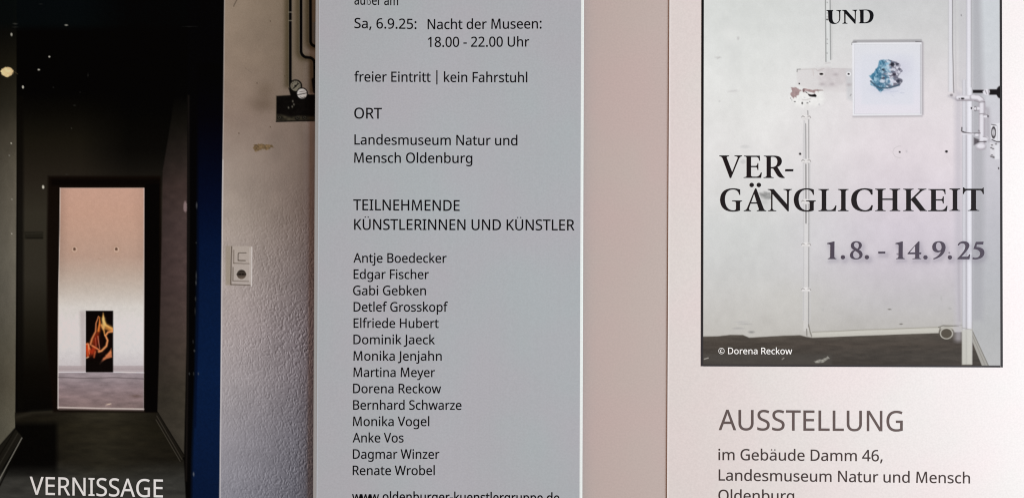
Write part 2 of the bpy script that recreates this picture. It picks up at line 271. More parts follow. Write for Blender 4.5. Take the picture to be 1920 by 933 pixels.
'm': '935;85 0,85 536,156 536,169 463,174 463 191 491 213 512,242 526 270 539 300 546,332 546 416 546 471 516,496 456,501 456 519 487 543 509,575 524 606 539 638 546,673 546 734 546 779 530,809 500 839 469 854 418,854 349,854 0,767 0,767 345 767 430 731 472,658 472 606 472 569 457,546 427 524 397 513 353,513 296,513 0,426 0,426 345 426 430 389 472,316 472 262 472 225 455,204 422 183 389 173 341,173 278,173 0',
'n': '618;85 0,85 536,156 536,169 463,174 463 191 491 215 512,246 526 277 539 309 546,343 546 407 546 455 530,488 500 521 468 537 418,537 349,537 0,450 0,450 343 450 429 410 472,330 472 271 472 230 455,207 422 184 389 173 341,173 278,173 0',
'o': '605;301 -10 254 -10 212 1,175 22 137 44 108 76,87 117 66 159 55 210,55 269 55 358 77 426,122 474 167 522 227 546,304 546 353 546 395 535,432 513 470 492 499 461,520 420 541 379 551 328,551 269 551 180 528 112,484 63 439 14 378 -10;303 63 357 63 397 82,422 119 447 155 460 206,460 269 460 332 447 382,422 418 397 454 357 472,302 472 247 472 208 454,183 418 158 382 146 332,146 269 146 206 159 155,184 119 209 82 248 63',
'p': '615;85 -240,85 536,157 536,169 463,173 463 189 486 210 506,236 522 262 538 297 546,340 546 406 546 459 523,500 477 540 431 560 362,560 269 560 178 540 108,500 61 459 14 406 -10,339 -10 298 -10 263 -2,237 14 209 29 188 47,173 68,167 68,171 25,173 -20,173 -240;326 63 359 63 386 72,406 90 428 108 443 133,454 164 464 194 469 230,469 270 469 331 457 380,433 417 410 454 373 472,324 472 269 472 231 457,209 426 186 395 174 349,173 286,173 269 173 203 184 152,205 117 227 81 267 63',
'r': '413;85 0,85 536,157 536,167 438,171 438 188 467 211 493,238 514 265 535 298 546,335 546,368 545,398 540,387 459,359 464,329 466 302 466 276 459,252 444 228 429 209 408,194 381 180 353 173 322,173 286,173 0',
's': '479;220 -10 183 -10 151 -7,123 -1 97 5 73 13,52 24,52 104 73 93 99 83,129 75 160 66 191 61,222 61 267 61 299 68,319 83 339 97 349 116,349 140 349 153 345 165,338 176 331 187 318 197,299 208 280 219 252 230,217 244 182 257 153 271,128 284 103 297 84 313,71 332 58 351 51 375,51 404 51 449 70 484,107 509 143 534 192 546,252 546 285 546 315 543,343 536 372 530 398 521,423 510,393 440 370 449 347 457,322 464 297 471 272 474,246 474 210 474 183 468,164 456 145 445 135 429,135 409 135 394 139 382,148 372 157 361 171 351,192 342 212 332 239 320,273 307 307 294 336 281,360 267 384 254 402 238,415 219 428 200 434 177,434 148 434 96 415 57,376 30 337 3 285 -10',
't': '361;249 -10 221 -10 195 -5,172 4 148 14 129 31,114 55 99 79 92 113,92 156,92 468,16 468,16 510,93 545,128 659,180 659,180 536,335 536,335 468,180 468,180 158 180 125 188 101,204 86 219 70 239 62,264 62,305 66,339 73,339 6 330 1 316 -2,299 -5 282 -9 265 -10',
'u': '618;274 -10 209 -10 161 5,128 36 95 67 79 117,79 185,79 536,168 536,168 191 168 106 208 63,287 63 346 63 388 80,411 113 433 146 445 194,445 257,445 536,533 536,533 0,461 0,448 71,444 71 427 43 403 23,372 9 341 -4 309 -10',
'w': '786;158 1,11 537,102 537,176 251,197 164,211 91,215 91,225 133,237 186,251 235,346 537,442 537,534 235,555 161 562 134 567 111,570 92,574 92 576 109 581 132,587 161,610 251,685 537,775 537,626 1,523 1,431 303,408 383,394 445,390 445,377 383 371 357 363 330,354 302,258 1',
'y': '510;84 -240,42 -238,11 -232,11 -162,37 -166,70 -168 101 -168 125 -159,144 -142 163 -125 178 -102,189 -73,217 -2,1 536,95 536,211 231,238 155 246 130 252 107,256 85,260 85,278 151,306 232,415 536,510 536,279 -74 260 -125 236 -165,206 -195 177 -225 136 -240',
'z': '470;39 0,39 58,327 468,56 468,56 536,424 536,424 470,140 68,431 68,431 0',
'|': '433;180 -175,180 825,253 825,253 -175',
}

def flat_cubic(s):
    P = []; pts = [[float(v) for v in t.split()] for t in s.split(',')]; n = len(pts)
    for i, p in enumerate(pts):
        q = pts[(i+1) % n]; P.append((p[0], p[1]))
        if len(p) == 6:
            for t in (0.2, 0.4, 0.6, 0.8):
                u = 1-t
                P.append(tuple(u**3*p[c]+3*u*u*t*p[2+c]+3*u*t*t*p[4+c]+t**3*q[c] for c in (0, 1)))
    return P
def quad(s, n=7):
    """'x,y' on the outline, '~x,y' a control point"""
    T = [(t[0] == '~', *[float(v) for v in t.lstrip('~').split(',')]) for t in s.split()]
    P = []; N = len(T)
    for i, t in enumerate(T):
        if not t[0]: P.append((t[1], t[2])); continue
        a, b = T[i-1], T[(i+1) % N]
        if a[0]: a = (0, (a[1]+t[1])/2, (a[2]+t[2])/2)
        if b[0]: b = (0, (b[1]+t[1])/2, (b[2]+t[2])/2)
        for k in range(1, n):
            u = k/n; P.append(tuple((1-u)**2*a[c]+2*u*(1-u)*t[c]+u*u*b[c] for c in (1, 2)))
        if T[(i+1) % N][0]: P.append((b[1], b[2]))
    return P
def circ(x, y, r, n=20, ry=None): return [(x+r*math.cos(2*math.pi*i/n), y+(ry or r)*math.sin(2*math.pi*i/n)) for i in range(n)]
FONT = {}
for ch, s in GL.items():
    parts = s.split(';'); FONT[ch] = (float(parts[0]), [flat_cubic(p) for p in parts[1:]])
FONT[' '] = (260, [])
def up(P, dx, dy): return [(x+dx, y+dy) for x, y in P]
def uml(base, cx, y): a, L = FONT[base]; return (a, L+[circ(cx-105, y, 52, 12), circ(cx+105, y, 52, 12)])
FONT['ä'] = uml('a', 275, 690); FONT['ü'] = uml('u', 308, 690); FONT['Ü'] = uml('U', 365, 850)
FONT['ß'] = (570, [quad('87,0 174,0 174,560 ~174,695 300,695 ~395,695 395,610 ~395,560 345,515 ~290,465 290,415 ~290,360 365,310 ~425,270 425,190 ~425,60 300,62 ~250,62 215,85 215,5 ~255,-12 305,-12 ~512,-10 512,190 ~510,290 430,350 ~375,390 375,420 ~375,455 430,500 ~482,550 482,620 ~478,770 300,770 ~87,770 87,560')])
FONT['©'] = (800, [circ(400, 340, 350, 28), circ(400, 340, 300, 28)]+[[(205+x*0.72, 165+y*0.64) for x, y in P] for P in FONT['c'][1]])
LOW = set('abcdefghijklmnopqrstuvwxyzäüß')
def shape_text(txt):
    out = []; x = 0
    for ch in txt:
        adv, L = FONT[ch]
        for P in L:
            Q = []
            for a, b in P:
                if ch in LOW: b = b*0.957 if b <= 536 else 513+(b-536)*(752-513)/(760-536)
                if ch == 'M': c = adv/2; a = c+(a-c)*(1.0-0.09*(b/714))
                Q.append((x+a, b))
            out.append(Q)
        x += adv
    return out
def bolder(P, d):
    Q = []
    for p in P:
        if not Q or math.hypot(p[0]-Q[-1][0], p[1]-Q[-1][1]) > 0.3: Q.append(p)
    if math.hypot(Q[0][0]-Q[-1][0], Q[0][1]-Q[-1][1]) < 0.3: Q.pop()
    n = len(Q); R = []
    for i in range(n):
        a, b, c_ = Q[i-1], Q[i], Q[(i+1) % n]
        u = (b[0]-a[0], b[1]-a[1]); v = (c_[0]-b[0], c_[1]-b[1]); lu = math.hypot(*u); lv = math.hypot(*v)
        nx, ny = u[1]/lu+v[1]/lv, -u[0]/lu-v[0]/lv; L = math.hypot(nx, ny) or 1; m = min(1.35, 2/L)
        R.append((b[0]-nx/L*d*m*SGN, b[1]-ny/L*d*m*SGN))
    return R
SGN = -1
def fill(loops, name, mat, parent, zf, dz=0.00004):
    cu = bpy.data.curves.new('tmp', 'CURVE'); cu.dimensions = '2D'; cu.fill_mode = 'BOTH'
    for P in loops:
        sp = cu.splines.new('POLY'); sp.points.add(len(P)-1); sp.use_cyclic_u = True
        sp.points.foreach_set('co', [v for p in P for v in (p[0]*0.1, -p[1]*0.1, 0, 1)])
    ob = bpy.data.objects.new('tmp', cu); COL.objects.link(ob); dg = bpy.context.evaluated_depsgraph_get()
    me = bpy.data.meshes.new_from_object(ob.evaluated_get(dg)); bpy.data.objects.remove(ob); bpy.data.curves.remove(cu)
    n = len(me.vertices); co = np.empty(n*3); me.vertices.foreach_get('co', co); co = co.reshape(-1, 3)
    px, py = co[:, 0]*10, -co[:, 1]*10; z = zf(px, py)+dz+0*px; k = S*(H-z)/H
    me.vertices.foreach_set('co', np.stack([(px-960)*k, (466.5-py)*k, z], -1).ravel()); me.update()
    me.name = name; o = bpy.data.objects.new(name, me); COL.objects.link(o); me.materials.clear(); me.materials.append(mat); o.parent = parent
    return o
def text(txt, x0, x1, b0, b1, cap, mat, parent, zf, label=None, offset=0.0, curve=0.0):
    L = shape_text(txt); mn = min(p[0] for P in L for p in P); mx = max(p[0] for P in L for p in P)
    sx = (x1-x0)/(mx-mn); sy = cap/714
    f = lambda a, b: (x0+(a-mn)*sx, b0+(b1-b0)*(a-mn)/(mx-mn)-b*sy)
    o = fill([bolder([f(*p) for p in P], 0.22+offset) for P in L], 'lettering', mat, parent, zf)
    if label: o['label'] = label
    return o

# ------------------------------------------------------------------ table
tm = paper('table_wood', (0.24, 0.17, 0.12), 0.45, 0.3, 0.05)
V = [(-0.34, -0.2, 0), (0.34, -0.2, 0), (0.34, 0.2, 0), (-0.34, 0.2, 0)]
tb = mesh_obj('table_top', V+[(x, y, -0.02) for x, y, z in V], [(0, 1, 2, 3), (7, 6, 5, 4), (0, 4, 5, 1), (1, 5, 6, 2), (2, 6, 7, 3), (3, 7, 4, 0)], tm)
tb['kind'] = 'structure'

# ------------------------------------------------------------------ papers
white = paper('white_paper', (0.8, 0.8, 0.8), 0.5, 0.25)
M_B = paper('grey_card', (0.452, 0.495, 0.512), 0.5, 0.2, 0.022); M_BE = paper('grey_card_edge', (0.45, 0.51, 0.52), 0.5, 0.2, 0.02); M_BW = paper('card_cut_white', (0.70, 0.73, 0.68), 0.5, 0.2, 0.01)
M_D = paper('beige_paper', (0.503, 0.415, 0.372), 0.55, 0.2, 0.016); M_C = paper('cover_paper', (0.68, 0.616, 0.573), 0.5, 0.25, 0.014)
black = ink('black_ink', (0.004, 0.004, 0.005)); warmblack = ink('warm_black_ink', (0.012, 0.008, 0.008)); greyink = ink('grey_ink', (0.11, 0.082, 0.074))  # warm black and grey print, with haze lift put into their colours
hazedink = ink('hazed_black_ink', (0.055, 0.040, 0.036)); datei = ink('violet_grey_ink', (0.066, 0.053, 0.068)); cream = ink('unprinted_letters', (0.88, 0.86, 0.80), 0.1); coolcream = ink('unprinted_heading', (0.91, 0.99, 0.98), 0.1)  # small cover text is black print, haze lift put into its colour
PM = printmat('photo_print')

A = thing('leaflet', 'leaflet with a printed dark corridor, blue door and the white word VERNISSAGE', 'leaflet')
sheet('paper', lambda y: -70, lambda y: 655, -75, 1010, zA, 0.0003, white, A)
D = thing('paper_sheet', 'plain pinkish beige sheet without print, between the grey text card and the cover leaflet', 'paper sheet')
sheet('paper', lambda y: 1010, lambda y: 1345, -70, 1005, zD, 0.0003, M_D, D)
B = thing('information_card', 'grey card with black text listing place and artists, between the two leaflets', 'card')
bl = lambda y: 591.8-4.9*y/933; br = lambda y: 1095-3.1*y/933
sheet('card', bl, br, -60, 1000, zB, 0.0004, [M_B, M_BE, M_BW], B, offs_l=(0, 1.2, 3.0, 5.0, 6.2, 7.2, 8.4), offs_r=(0, 1.5, 3.5, 5.3), nx=24, edge_mats=(4, 3))
C = thing('cover_leaflet', 'pale pink cover leaflet with black framed photo of a white wall and the heading AUSSTELLUNG', 'leaflet')
cl = lambda y: 1255.2-4.5*y/933
sheet('paper', cl, lambda y: 2010, -80, 1015, zC, 0.0003, M_C, C, offs_l=(0, 1.0, 2.2, 4.0), nx=40)

# ------------------------------------------------------------------ corridor photograph
c = Canvas(-70, 640, -75, 1010, 1.25); X, Y = c.X, c.Y
def ramp(y, st):
    ks = [k for k, _ in st]; return np.stack([np.interp(y, ks, [v[i] for _, v in st]) for i in (0, 1, 2)], -1)
full = (slice(None), slice(None))
# corridor end wall, ceiling
c.put(full, np.ones_like(X), lambda x, y: ramp(y, [(0, (3, 7, 9)), (45, (3, 7, 8)), (60, (1, 1, 1)), (170, (1, 1, 1)), (210, (8, 7, 4)), (260, (22, 19, 12)), (330, (35, 30, 23)), (400, (48, 44, 35)), (520, (47, 43, 35)), (620, (26, 23, 16)), (700, (9, 7, 4)), (770, (4, 3, 2))]))
c.put(full, np.clip((X-150)/90, 0, 1)*np.clip((330-Y)/100+0.5, 0, 1)*0.75, (1, 1, 1))
c.rect(30, 44, 180, 780, (6, 5, 3), 0.7, 3)
c.rect(29.5, 33, 200, 780, (3, 2, 1), 0.8, 1)
# sign plate
c.rect(46, 81, 434, 448, (30, 28, 21), 0.85, 1.5); c.line([(48, 438), (79, 437)], 1.5, (62, 58, 48), 0.4); c.line([(50, 446), (80, 446)], 1.6, (14, 12, 8), 0.8)
# left wall
LW = [(0, (7, 12, 10)), (60, (9, 9, 7)), (120, (24, 22, 15)), (200, (40, 38, 31)), (250, (64, 60, 52)), (310, (82, 78, 70)), (400, (96, 92, 84)), (480, (104, 101, 93)), (560, (98, 95, 88)), (640, (88, 85, 76)), (720, (84, 80, 70)), (800, (92, 90, 80)), (870, (86, 84, 74))]
c.poly([(-80, -80), (31, -80), (31, 310), (29.5, 620), (28.5, 803), (-80, 925)], lambda x, y: ramp(y, LW)*np.array([1.02, 1.0, 0.95])*(0.86+0.14*np.clip(x/28, 0, 1.2))[..., None]*(0.94+0.12*fbm(x/9, y/22, 2))[..., None], 1, 0.8)
c.poly([(-80, -80), (31, -80), (31, 52), (-80, 48)], (3, 7, 8), 0.7, 8)
# floor
def floorc(x, y):
    b = ramp(y, [(768, (20, 17, 12)), (800, (26, 23, 15)), (860, (24, 21, 15)), (874, (36, 34, 29)), (900, (50, 49, 45)), (1000, (58, 57, 53))])
    m = np.exp(-((x-195)/75)**2)[..., None]
    t = ramp(y, [(768, (46, 42, 32)), (800, (40, 36, 26)), (870, (36, 33, 25)), (900, (50, 49, 44)), (1000, (55, 54, 50))])
    r = b*(1-m)+t*m; dk = np.clip((112-x)/10, 0, 1)*np.clip((900-y)/30, 0, 1)*np.clip((y-786)/12, 0, 1); r = r*(1-0.85*dk[..., None])
    return r*(0.78+0.44*fbm(x/26, y/7, 9))[..., None]
c.poly([(28, 773), (108, 769), (296, 771), (345, 862), (352, 1015), (-80, 1015), (-80, 925), (29, 800)], floorc, 1, 1.2)
c.line([(32, 781), (60, 773), (110, 770)], 6, (52, 48, 38), 0.45, soft=True)
# left skirting
c.poly([(28.5, 803), (41, 817), (-80, 1015), (-80, 925)], (24, 22, 17), 1, 1)
c.line([(29, 803), (0, 851), (-60, 950)], 1.6, (8, 7, 4), 0.9)
c.line([(33, 812), (0, 868), (-50, 955)], 2.2, (50, 47, 40), 0.6); c.line([(41, 820), (0, 896), (-50, 990)], 1.8, (138, 134, 122), 0.9)
c.line([(44, 822), (4, 900), (-40, 990)], 3, (6, 5, 3), 0.8)
# door frame and doorway
c.poly([(90, 330), (302, 330), (304, 452), (300, 772), (100, 772), (88, 640), (88, 450)], (12, 6, 3), 0.92, 2.5)
c.rect(96, 300, 335, 348, (4, 2, 1), 0.8, 3); c.rect(272, 299, 345, 772, (2, 1, 1), 0.9, 1.5)
DW = [(112.5, 352.5), (270.5, 352.5), (270, 560), (269, 768), (108.5, 766), (109.5, 560), (112, 430)]
def dwc(x, y):
    g = ramp(y, [(352, (197, 156, 136)), (400, (195, 155, 134)), (440, (190, 154, 134)), (480, (184, 153, 135)), (510, (186, 164, 148)), (540, (194, 180, 167)), (575, (212, 205, 197)), (610, (218, 213, 208)), (650, (215, 210, 207)), (690, (198, 190, 190)), (770, (190, 180, 180))])
    g = g*(0.975+0.05*fbm(x/5, y/5, 4))[..., None]
    g = g*(1-0.10*np.exp(-((x-112)/12)**2)*np.clip((560-y)/100, 0, 1)-0.05*np.exp(-((x-268)/14)**2)*np.clip((530-y)/60, 0, 1))[..., None]
    return g
c.poly(DW, dwc, 1, 0.8)
c.line([(113, 352.5), (112, 430), (109.5, 560), (108.5, 766)], 1.3, (236, 222, 212), 0.8); c.line([(113, 352.5), (270, 352.5)], 1.1, (232, 205, 190), 0.6); c.line([(270, 353), (269, 768)], 1.1, (228, 215, 210), 0.7)
c.rect(110, 269, 685, 697, (172, 158, 158), 0.85, 1); c.line([(110, 691), (269, 691)], 1.2, (148, 134, 134), 0.5)
c.rect(110, 269, 697.5, 768, lambda x, y: ramp(y, [(697, (158, 145, 148)), (708, (150, 136, 138)), (720, (142, 125, 127)), (745, (142, 121, 120)), (765, (128, 109, 106))])*(0.82+0.3*fbm(x/22, y/6, 6))[..., None], 1, 0.8)
c.line([(110, 697.2), (161, 697)], 1.6, (226, 220, 222), 0.9); c.line([(212, 697), (269, 698)], 1.6, (230, 225, 226), 0.9)
c.line([(110, 706.5), (160, 708.5), (215, 707), (269, 709.5)], 1.6, (92, 80, 82), 0.8)
c.glow(255, 742, 10, 3, (92, 72, 62), 0.5); c.ell(204, 757, 4, 1.2, (205, 180, 160), 0.9); c.line([(198, 760), (208, 755)], 1, (215, 195, 180), 0.7)
c.line([(109, 762.8), (200, 765), (269, 766)], 2.4, (206, 192, 184), 0.95); c.line([(109, 766.8), (200, 768.8), (269, 769.6)], 2.2, (60, 50, 44), 0.9)
for x in (139.5, 218): c.glow(x, 467, 9, 9, (170, 135, 112), 0.35); c.ring(x+0.5, 467.5, 4.2, 4.2, 1.2, (226, 200, 178), 0.7); c.ell(x, 466.5, 2.4, 2.6, (92, 66, 52), 1)
c.line([(184, 484), (190, 486)], 1, (165, 132, 112), 0.7)
# flame picture
c.poly([(149, 583), (161, 582), (161, 690), (152, 690)], (172, 158, 156), 0.6, 3)
fx = lambda x, y: (150+x/6.6625, 570+y/6.6625)
c.rect(161, 212.3, 582.2, 697.3, (9, 4, 3), 1, 0.5)
def flame(P, w, col, a=1.0, w1=None): c.line([fx(*p) for p in P], w/8.2, col, a, soft=True, w1=None if w1 is None else w1/8.2)
keep = c.C.copy()
flame([(170, 470), (235, 330), (250, 220)], 62, (150, 52, 18), 0.75, 24); flame([(200, 500), (210, 400)], 60, (120, 30, 12), 0.8)
flame([(100, 560), (150, 600), (170, 560)], 75, (176, 52, 24), 0.9); flame([(90, 510), (95, 640)], 46, (205, 72, 30), 0.9)
flame([(130, 500), (150, 430), (195, 340), (200, 240), (232, 150)], 26, (214, 128, 78), 0.95, 12); flame([(230, 330), (245, 240), (245, 160)], 26, (226, 128, 52), 0.95, 12)
flame([(290, 110), (292, 200), (320, 260), (400, 310)], 16, (240, 178, 96), 1, 50); flame([(270, 260), (300, 330), (310, 390)], 34, (224, 150, 76), 0.9, 12); flame([(292, 180), (300, 290)], 40, (244, 196, 118), 0.8)
flame([(330, 300), (410, 330)], 40, (196, 124, 56), 0.8); flame([(415, 335), (350, 348), (318, 390), (345, 450), (330, 520), (270, 580), (235, 590)], 22, (238, 150, 92), 1, 26)
flame([(225, 400), (235, 480), (245, 550)], 14, (200, 120, 90), 0.8); flame([(190, 420), (200, 520)], 10, (180, 90, 70), 0.7); flame([(150, 515), (210, 550), (240, 570)], 22, (226, 130, 80), 0.9)
flame([(70, 500), (100, 490), (120, 560)], 18, (236, 140, 90), 0.8); flame([(105, 500), (115, 620)], 8, (244, 160, 110), 0.8); flame([(80, 670), (105, 655)], 12, (235, 190, 150), 0.9); flame([(175, 660), (190, 590)], 20, (190, 90, 50), 0.8)
c.poly([fx(265, 720), fx(290, 670), fx(340, 630), fx(380, 570), fx(390, 545), fx(400, 660), fx(330, 680)], (198, 118, 78), 0.95, 1.2); flame([(250, 740), (285, 700)], 20, (150, 90, 66), 0.8); flame([(330, 640), (380, 600)], 26, (220, 130, 78), 0.7)
flame([(280, 420), (270, 520)], 34, (22, 6, 4), 0.9); flame([(390, 420), (380, 520)], 40, (14, 5, 4), 0.9); flame([(250, 640), (300, 600)], 30, (30, 12, 8), 0.7)
c.rect(162, 212, 676, 697, (10, 6, 5), 0.8, 3); c.rect(162, 212, 583, 590, (6, 3, 3), 0.5, 3)
out = (c.X < 161.2) | (c.X > 212) | (c.Y < 582.2) | (c.Y > 697.3); c.C[out] = keep[out]
# right wall of the corridor
RW = [(180, (2, 2, 2)), (230, (16, 14, 10)), (300, (40, 33, 29)), (350, (60, 47, 43)), (420, (70, 56, 53)), (520, (73, 58, 55)), (600, (72, 59, 54)), (660, (66, 56, 49)), (740, (58, 52, 43)), (860, (60, 55, 47))]
c.poly([(332, 150), (352.5, 150), (352.5, 420), (350, 640), (345, 855), (295, 772), (300, 600), (303, 460), (305, 320), (320, 230)], lambda x, y: ramp(y, RW)*(0.86+0.26*fbm(x/14, y/10, 3))[..., None]*(0.82+0.2*np.clip((x-303)/42, 0, 1))[..., None], 1, 1.2)
c.poly([(295, 772), (293, 786), (338, 866), (346, 852)], (24, 21, 16), 1, 1); c.line([(295, 771), (345, 853)], 1.4, (10, 8, 5), 0.9); c.line([(294, 779), (341, 860)], 1.4, (72, 66, 56), 0.7); c.line([(292.5, 786), (338, 864)], 1.2, (96, 90, 78), 0.6)
c.ell(347.5, 388, 3.4, 10.5, (128, 108, 106), 1, 0.8, 0.8)
# dark jamb, blue door
c.poly([(352.5, -80), (430, -80), (430, 1015), (352, 1015), (348, 860), (350, 640)], (2, 2, 3), 1, 1.2)
c.line([(353.5, 180), (354, 420), (351.5, 700), (349, 900)], 3, (26, 21, 18), 0.7, soft=True)
def bluec(x, y): return ramp(y, [(120, (0, 0, 1)), (220, (0, 1, 6)), (300, (1, 5, 19)), (370, (2, 9, 31)), (460, (4, 18, 46)), (560, (6, 23, 53)), (700, (7, 26, 58)), (820, (7, 24, 54)), (1000, (6, 20, 46))])*(0.9+0.2*fbm(x/3, y/3, 8))[..., None]
c.poly([(371, 120), (430, 120), (430, 1015), (358, 1015), (360, 860), (366, 700), (370, 500)], bluec, 1, 3.5)
c.line([(372.5, 380), (371, 600), (366, 800)], 3, (1, 8, 30), 0.6, soft=True)
for x, y, w, h, v in [(368.8, 385, 1.4, 7, 112), (368, 455, 1, 2, 80), (368, 517, 1.1, 9, 96), (367.5, 530, 1, 5, 120), (366.5, 560, 1.2, 5, 74), (365.8, 583, 1, 7, 66), (364.5, 657, 1.6, 3, 90), (363, 700, 1.2, 4, 70), (372, 700, 1.2, 3, 105), (363, 888, 1.4, 5, 150), (362, 640, 1, 4, 70), (355, 700, 1.2, 3, 90)]:
    c.ell(x, y, w, h*0.8, (v*0.8, v*0.8, v*0.8), 0.65, 0.7)
# specks in the dark
for x, y, w, h, v in [(28.5, 45, 4.5, 1.2, 90), (29, 51, 5, 1, 60), (21.5, 65, 1.8, 3, 170), (124.5, 47.5, 3, 1.1, 165), (92.5, 106.5, 1.8, 1.5, 190), (72.5, 131, 2.4, 1.5, 200), (43, 163.5, 2, 2.6, 205), (21, 268.5, 1.5, 1.6, 190), (17.5, 291.5, 1.4, 1.3, 120), (81, 350.5, 2.2, 3, 215), (22.5, 373.5, 1.4, 1.4, 140), (22, 438, 1.3, 1.2, 190), (134, 240.5, 1.1, 1.1, 90), (100, 164, 1.5, 1.2, 60), (140, 197.5, 2.5, 1, 60), (165, 141, 1, 3, 60), (76, 8, 3, 0.8, 50), (355, 50, 12, 0.8, 40), (150, 173, 1.5, 1, 45), (125, 327, 2.5, 1, 50)]:
    c.ell(x, y, w*0.95, h, (v, v*0.98, v*0.9), 0.9 if v > 100 else 0.5, 0.7, 0.5)
c.ell(13.2, 135, 11.6, 9.2, lambda x, y: np.array([226, 198, 146])*(0.85+0.28*fbm(x/4, y/4, 1))[..., None], 1, 0.8, 1.5); c.line([(26, 134), (33, 139)], 1.4, (70, 60, 40), 0.8)
# white wall with switches and gauges
ex = lambda y: np.interp(y, [-80, 0, 200, 310, 500, 700, 933, 1010], [421.5, 420.5, 418.5, 417, 415.3, 413.8, 411.5, 411])
def wall(x, y):
    L_ = ramp(y, [(0, (141, 124, 107)), (120, (140, 122, 106)), (220, (141, 122, 109)), (300, (152, 136, 124)), (400, (163, 149, 137)), (500, (170, 157, 149)), (620, (168, 156, 153)), (720, (160, 152, 152)), (820, (150, 145, 149)), (933, (138, 136, 143))])
    R_ = ramp(y, [(0, (112, 97, 80)), (120, (104, 90, 76)), (220, (112, 97, 86)), (300, (106, 90, 80)), (400, (102, 86, 79)), (500, (104, 91, 88)), (620, (104, 94, 96)), (720, (102, 94, 98)), (820, (96, 92, 98)), (933, (88, 86, 93))])
    t = np.clip((x-ex(y))/(590-ex(y)), 0, 1)[..., None]**1.3
    g = L_*(1-t)+R_*t+np.clip((t-0.82)/0.18, 0, 1)*np.array([24, 28, 34.0])  # print lightened beside the card to offset the shadow it casts
    return g*(0.95+0.1*fbm(x/30, y/30, 12))[..., None]
mW = np.clip(0.5+(X-ex(Y))/1.4, 0, 1); c.put(full, mW, wall)
h = lambda x, y: np.clip(noise(x/2.1+1.3*noise(x/9, y/9, 5), y/3.5, 21)-0.45, 0, 1)+0.45*np.clip(noise(x/4.1-0.15*y, y/6.3, 25)-0.52, 0, 1)
amp = (np.interp(Y, [300, 380, 480, 640, 780, 933], [2, 22, 50, 82, 60, 66])*(0.55+0.9*fbm(X/45, Y/45, 31))*(0.45+0.8*np.clip((X-420)/150, 0, 1)))[..., None]
rel = (h(X, Y)-h(X+1.7, Y+0.8))[..., None]
c.C = np.where((X > ex(Y)+3)[..., None], c.C+amp*np.clip(rel, -0.5, 0.5)*1.0, c.C)
c.line([(ex(y)+0.6, y) for y in range(-75, 1000, 60)], 1.8, (196, 188, 182), 0.55, 0.8)
c.line([(ex(y)+1, y) for y in range(300, 1010, 50)], 1.8, (216, 210, 208), 0.6, 0.8)
c.glow(492, 196, 26, 14, (92, 76, 62), 0.5); c.glow(498, 170, 18, 16, (98, 82, 66), 0.4)
c.line([(446, -4), (438, 12)], 1.3, (60, 50, 40), 0.8)
c.line([(471, 136), (460, 128)], 1, (110, 95, 82), 0.6)
for x, y in [(534, 143), (507, 238), (482, 156), (507, 40), (448, 250)]: c.ell(x, y, 1.1, 1.3, (80, 66, 52), 0.8, 0.6)
pk = [(476, 272), (488, 270), (500, 271), (510, 272), (513, 276), (508, 277), (500, 281), (492, 280), (480, 285), (475, 279)]
c.poly(pk, lambda x, y: np.array([104, 84, 58])*(0.6+0.8*fbm(x/3, y/3, 2))[..., None], 0.95, 0.8, 2.2, 3)
# pipes
p1 = [(544.5, -80), (544.5, 158)]; p2 = [(564.5, -80), (564.5, 92)]+[(576.5-12*math.cos(a), 96+12*math.sin(a)) for a in np.linspace(0.1, 1.57, 6)]+[(582, 108.5)]+[(580+10*math.sin(a), 119-10.5*math.cos(a)) for a in np.linspace(0.3, 1.57, 5)]+[(590.5, 168)]
p3 = [(582, -80), (582.5, 76)]+[(592-9.5*math.cos(a), 78+9*math.sin(a)) for a in np.linspace(0.1, 1.57, 5)]+[(602, 88)]
c.poly([(572, -80), (600, -80), (600, 90), (592, 92), (580, 85), (574, 70)], (92, 82, 66), 0.6, 4); c.poly([(585, 42), (600, 42), (600, 86), (586, 82)], (88, 92, 96), 0.85, 2)
for P in (p1, p2, p3):
    Q = [(x-5.5, y+1) for x, y in P]; c.line(Q, 10, (66, 56, 38), 0.72, soft=True)
    c.line([(x+5, y) for x, y in P], 4, (112, 100, 84), 0.4, soft=True)
for P in (p1, p2, p3):
    c.line([(x-2.6, y) for x, y in P], 1.3, (84, 82, 72), 0.7); c.line([(x+2.6, y+0.6) for x, y in P], 1.0, (120, 112, 104), 0.55); c.line(P, 5.2, (5, 4, 4), 1, 0.6)
c.rect(541, 548, 22, 24.5, (150, 140, 120), 0.5, 0.6); c.rect(541, 548, 38, 40, (150, 140, 120), 0.6, 0.6); c.line([(588, 150), (591, 172)], 8, (8, 6, 6), 0.9, 1)
# gauge plate
gp = [(518, 180), (545, 178.5), (602, 177), (602, 226.5), (517.5, 228.5)]
c.poly(gp, lambda x, y: np.array([9, 7, 6])*(0.5+1.1*fbm(x/5, y/5, 4))[..., None], 1, 0.8)
c.poly([(518.5, 214), (530, 215), (545, 219), (560, 217), (602, 219), (602, 226.5), (518.5, 227.5)], lambda x, y: np.array([62, 56, 43])*(0.3+1.1*fbm(x/6, y/4, 3))[..., None], 0.8, 2)
c.line([(517.8, 181), (517.5, 228)], 1, (104, 92, 74), 0.7); c.line([(517.5, 228.2), (600, 226.5)], 1.3, (8, 6, 4), 0.9); c.line([(519, 179.6), (540, 178.6)], 1, (88, 78, 62), 0.5)
for x in (523.7, 557, 571): c.ell(x, 220.8, 4.2, 3.8, (8, 7, 6), 0.95); c.ring(x+0.3, 220.3, 2.3, 2.1, 0.9, (120, 112, 92), 0.6)
for x, y in [(549, 190), (551, 196), (541, 202), (548, 200)]: c.ell(x, y, 1.3, 2, (120, 114, 100), 0.7, 0.8)
c.poly([(541, 165), (545, 180), (566, 190), (575, 186), (580, 178)], (8, 7, 6), 1, 1)
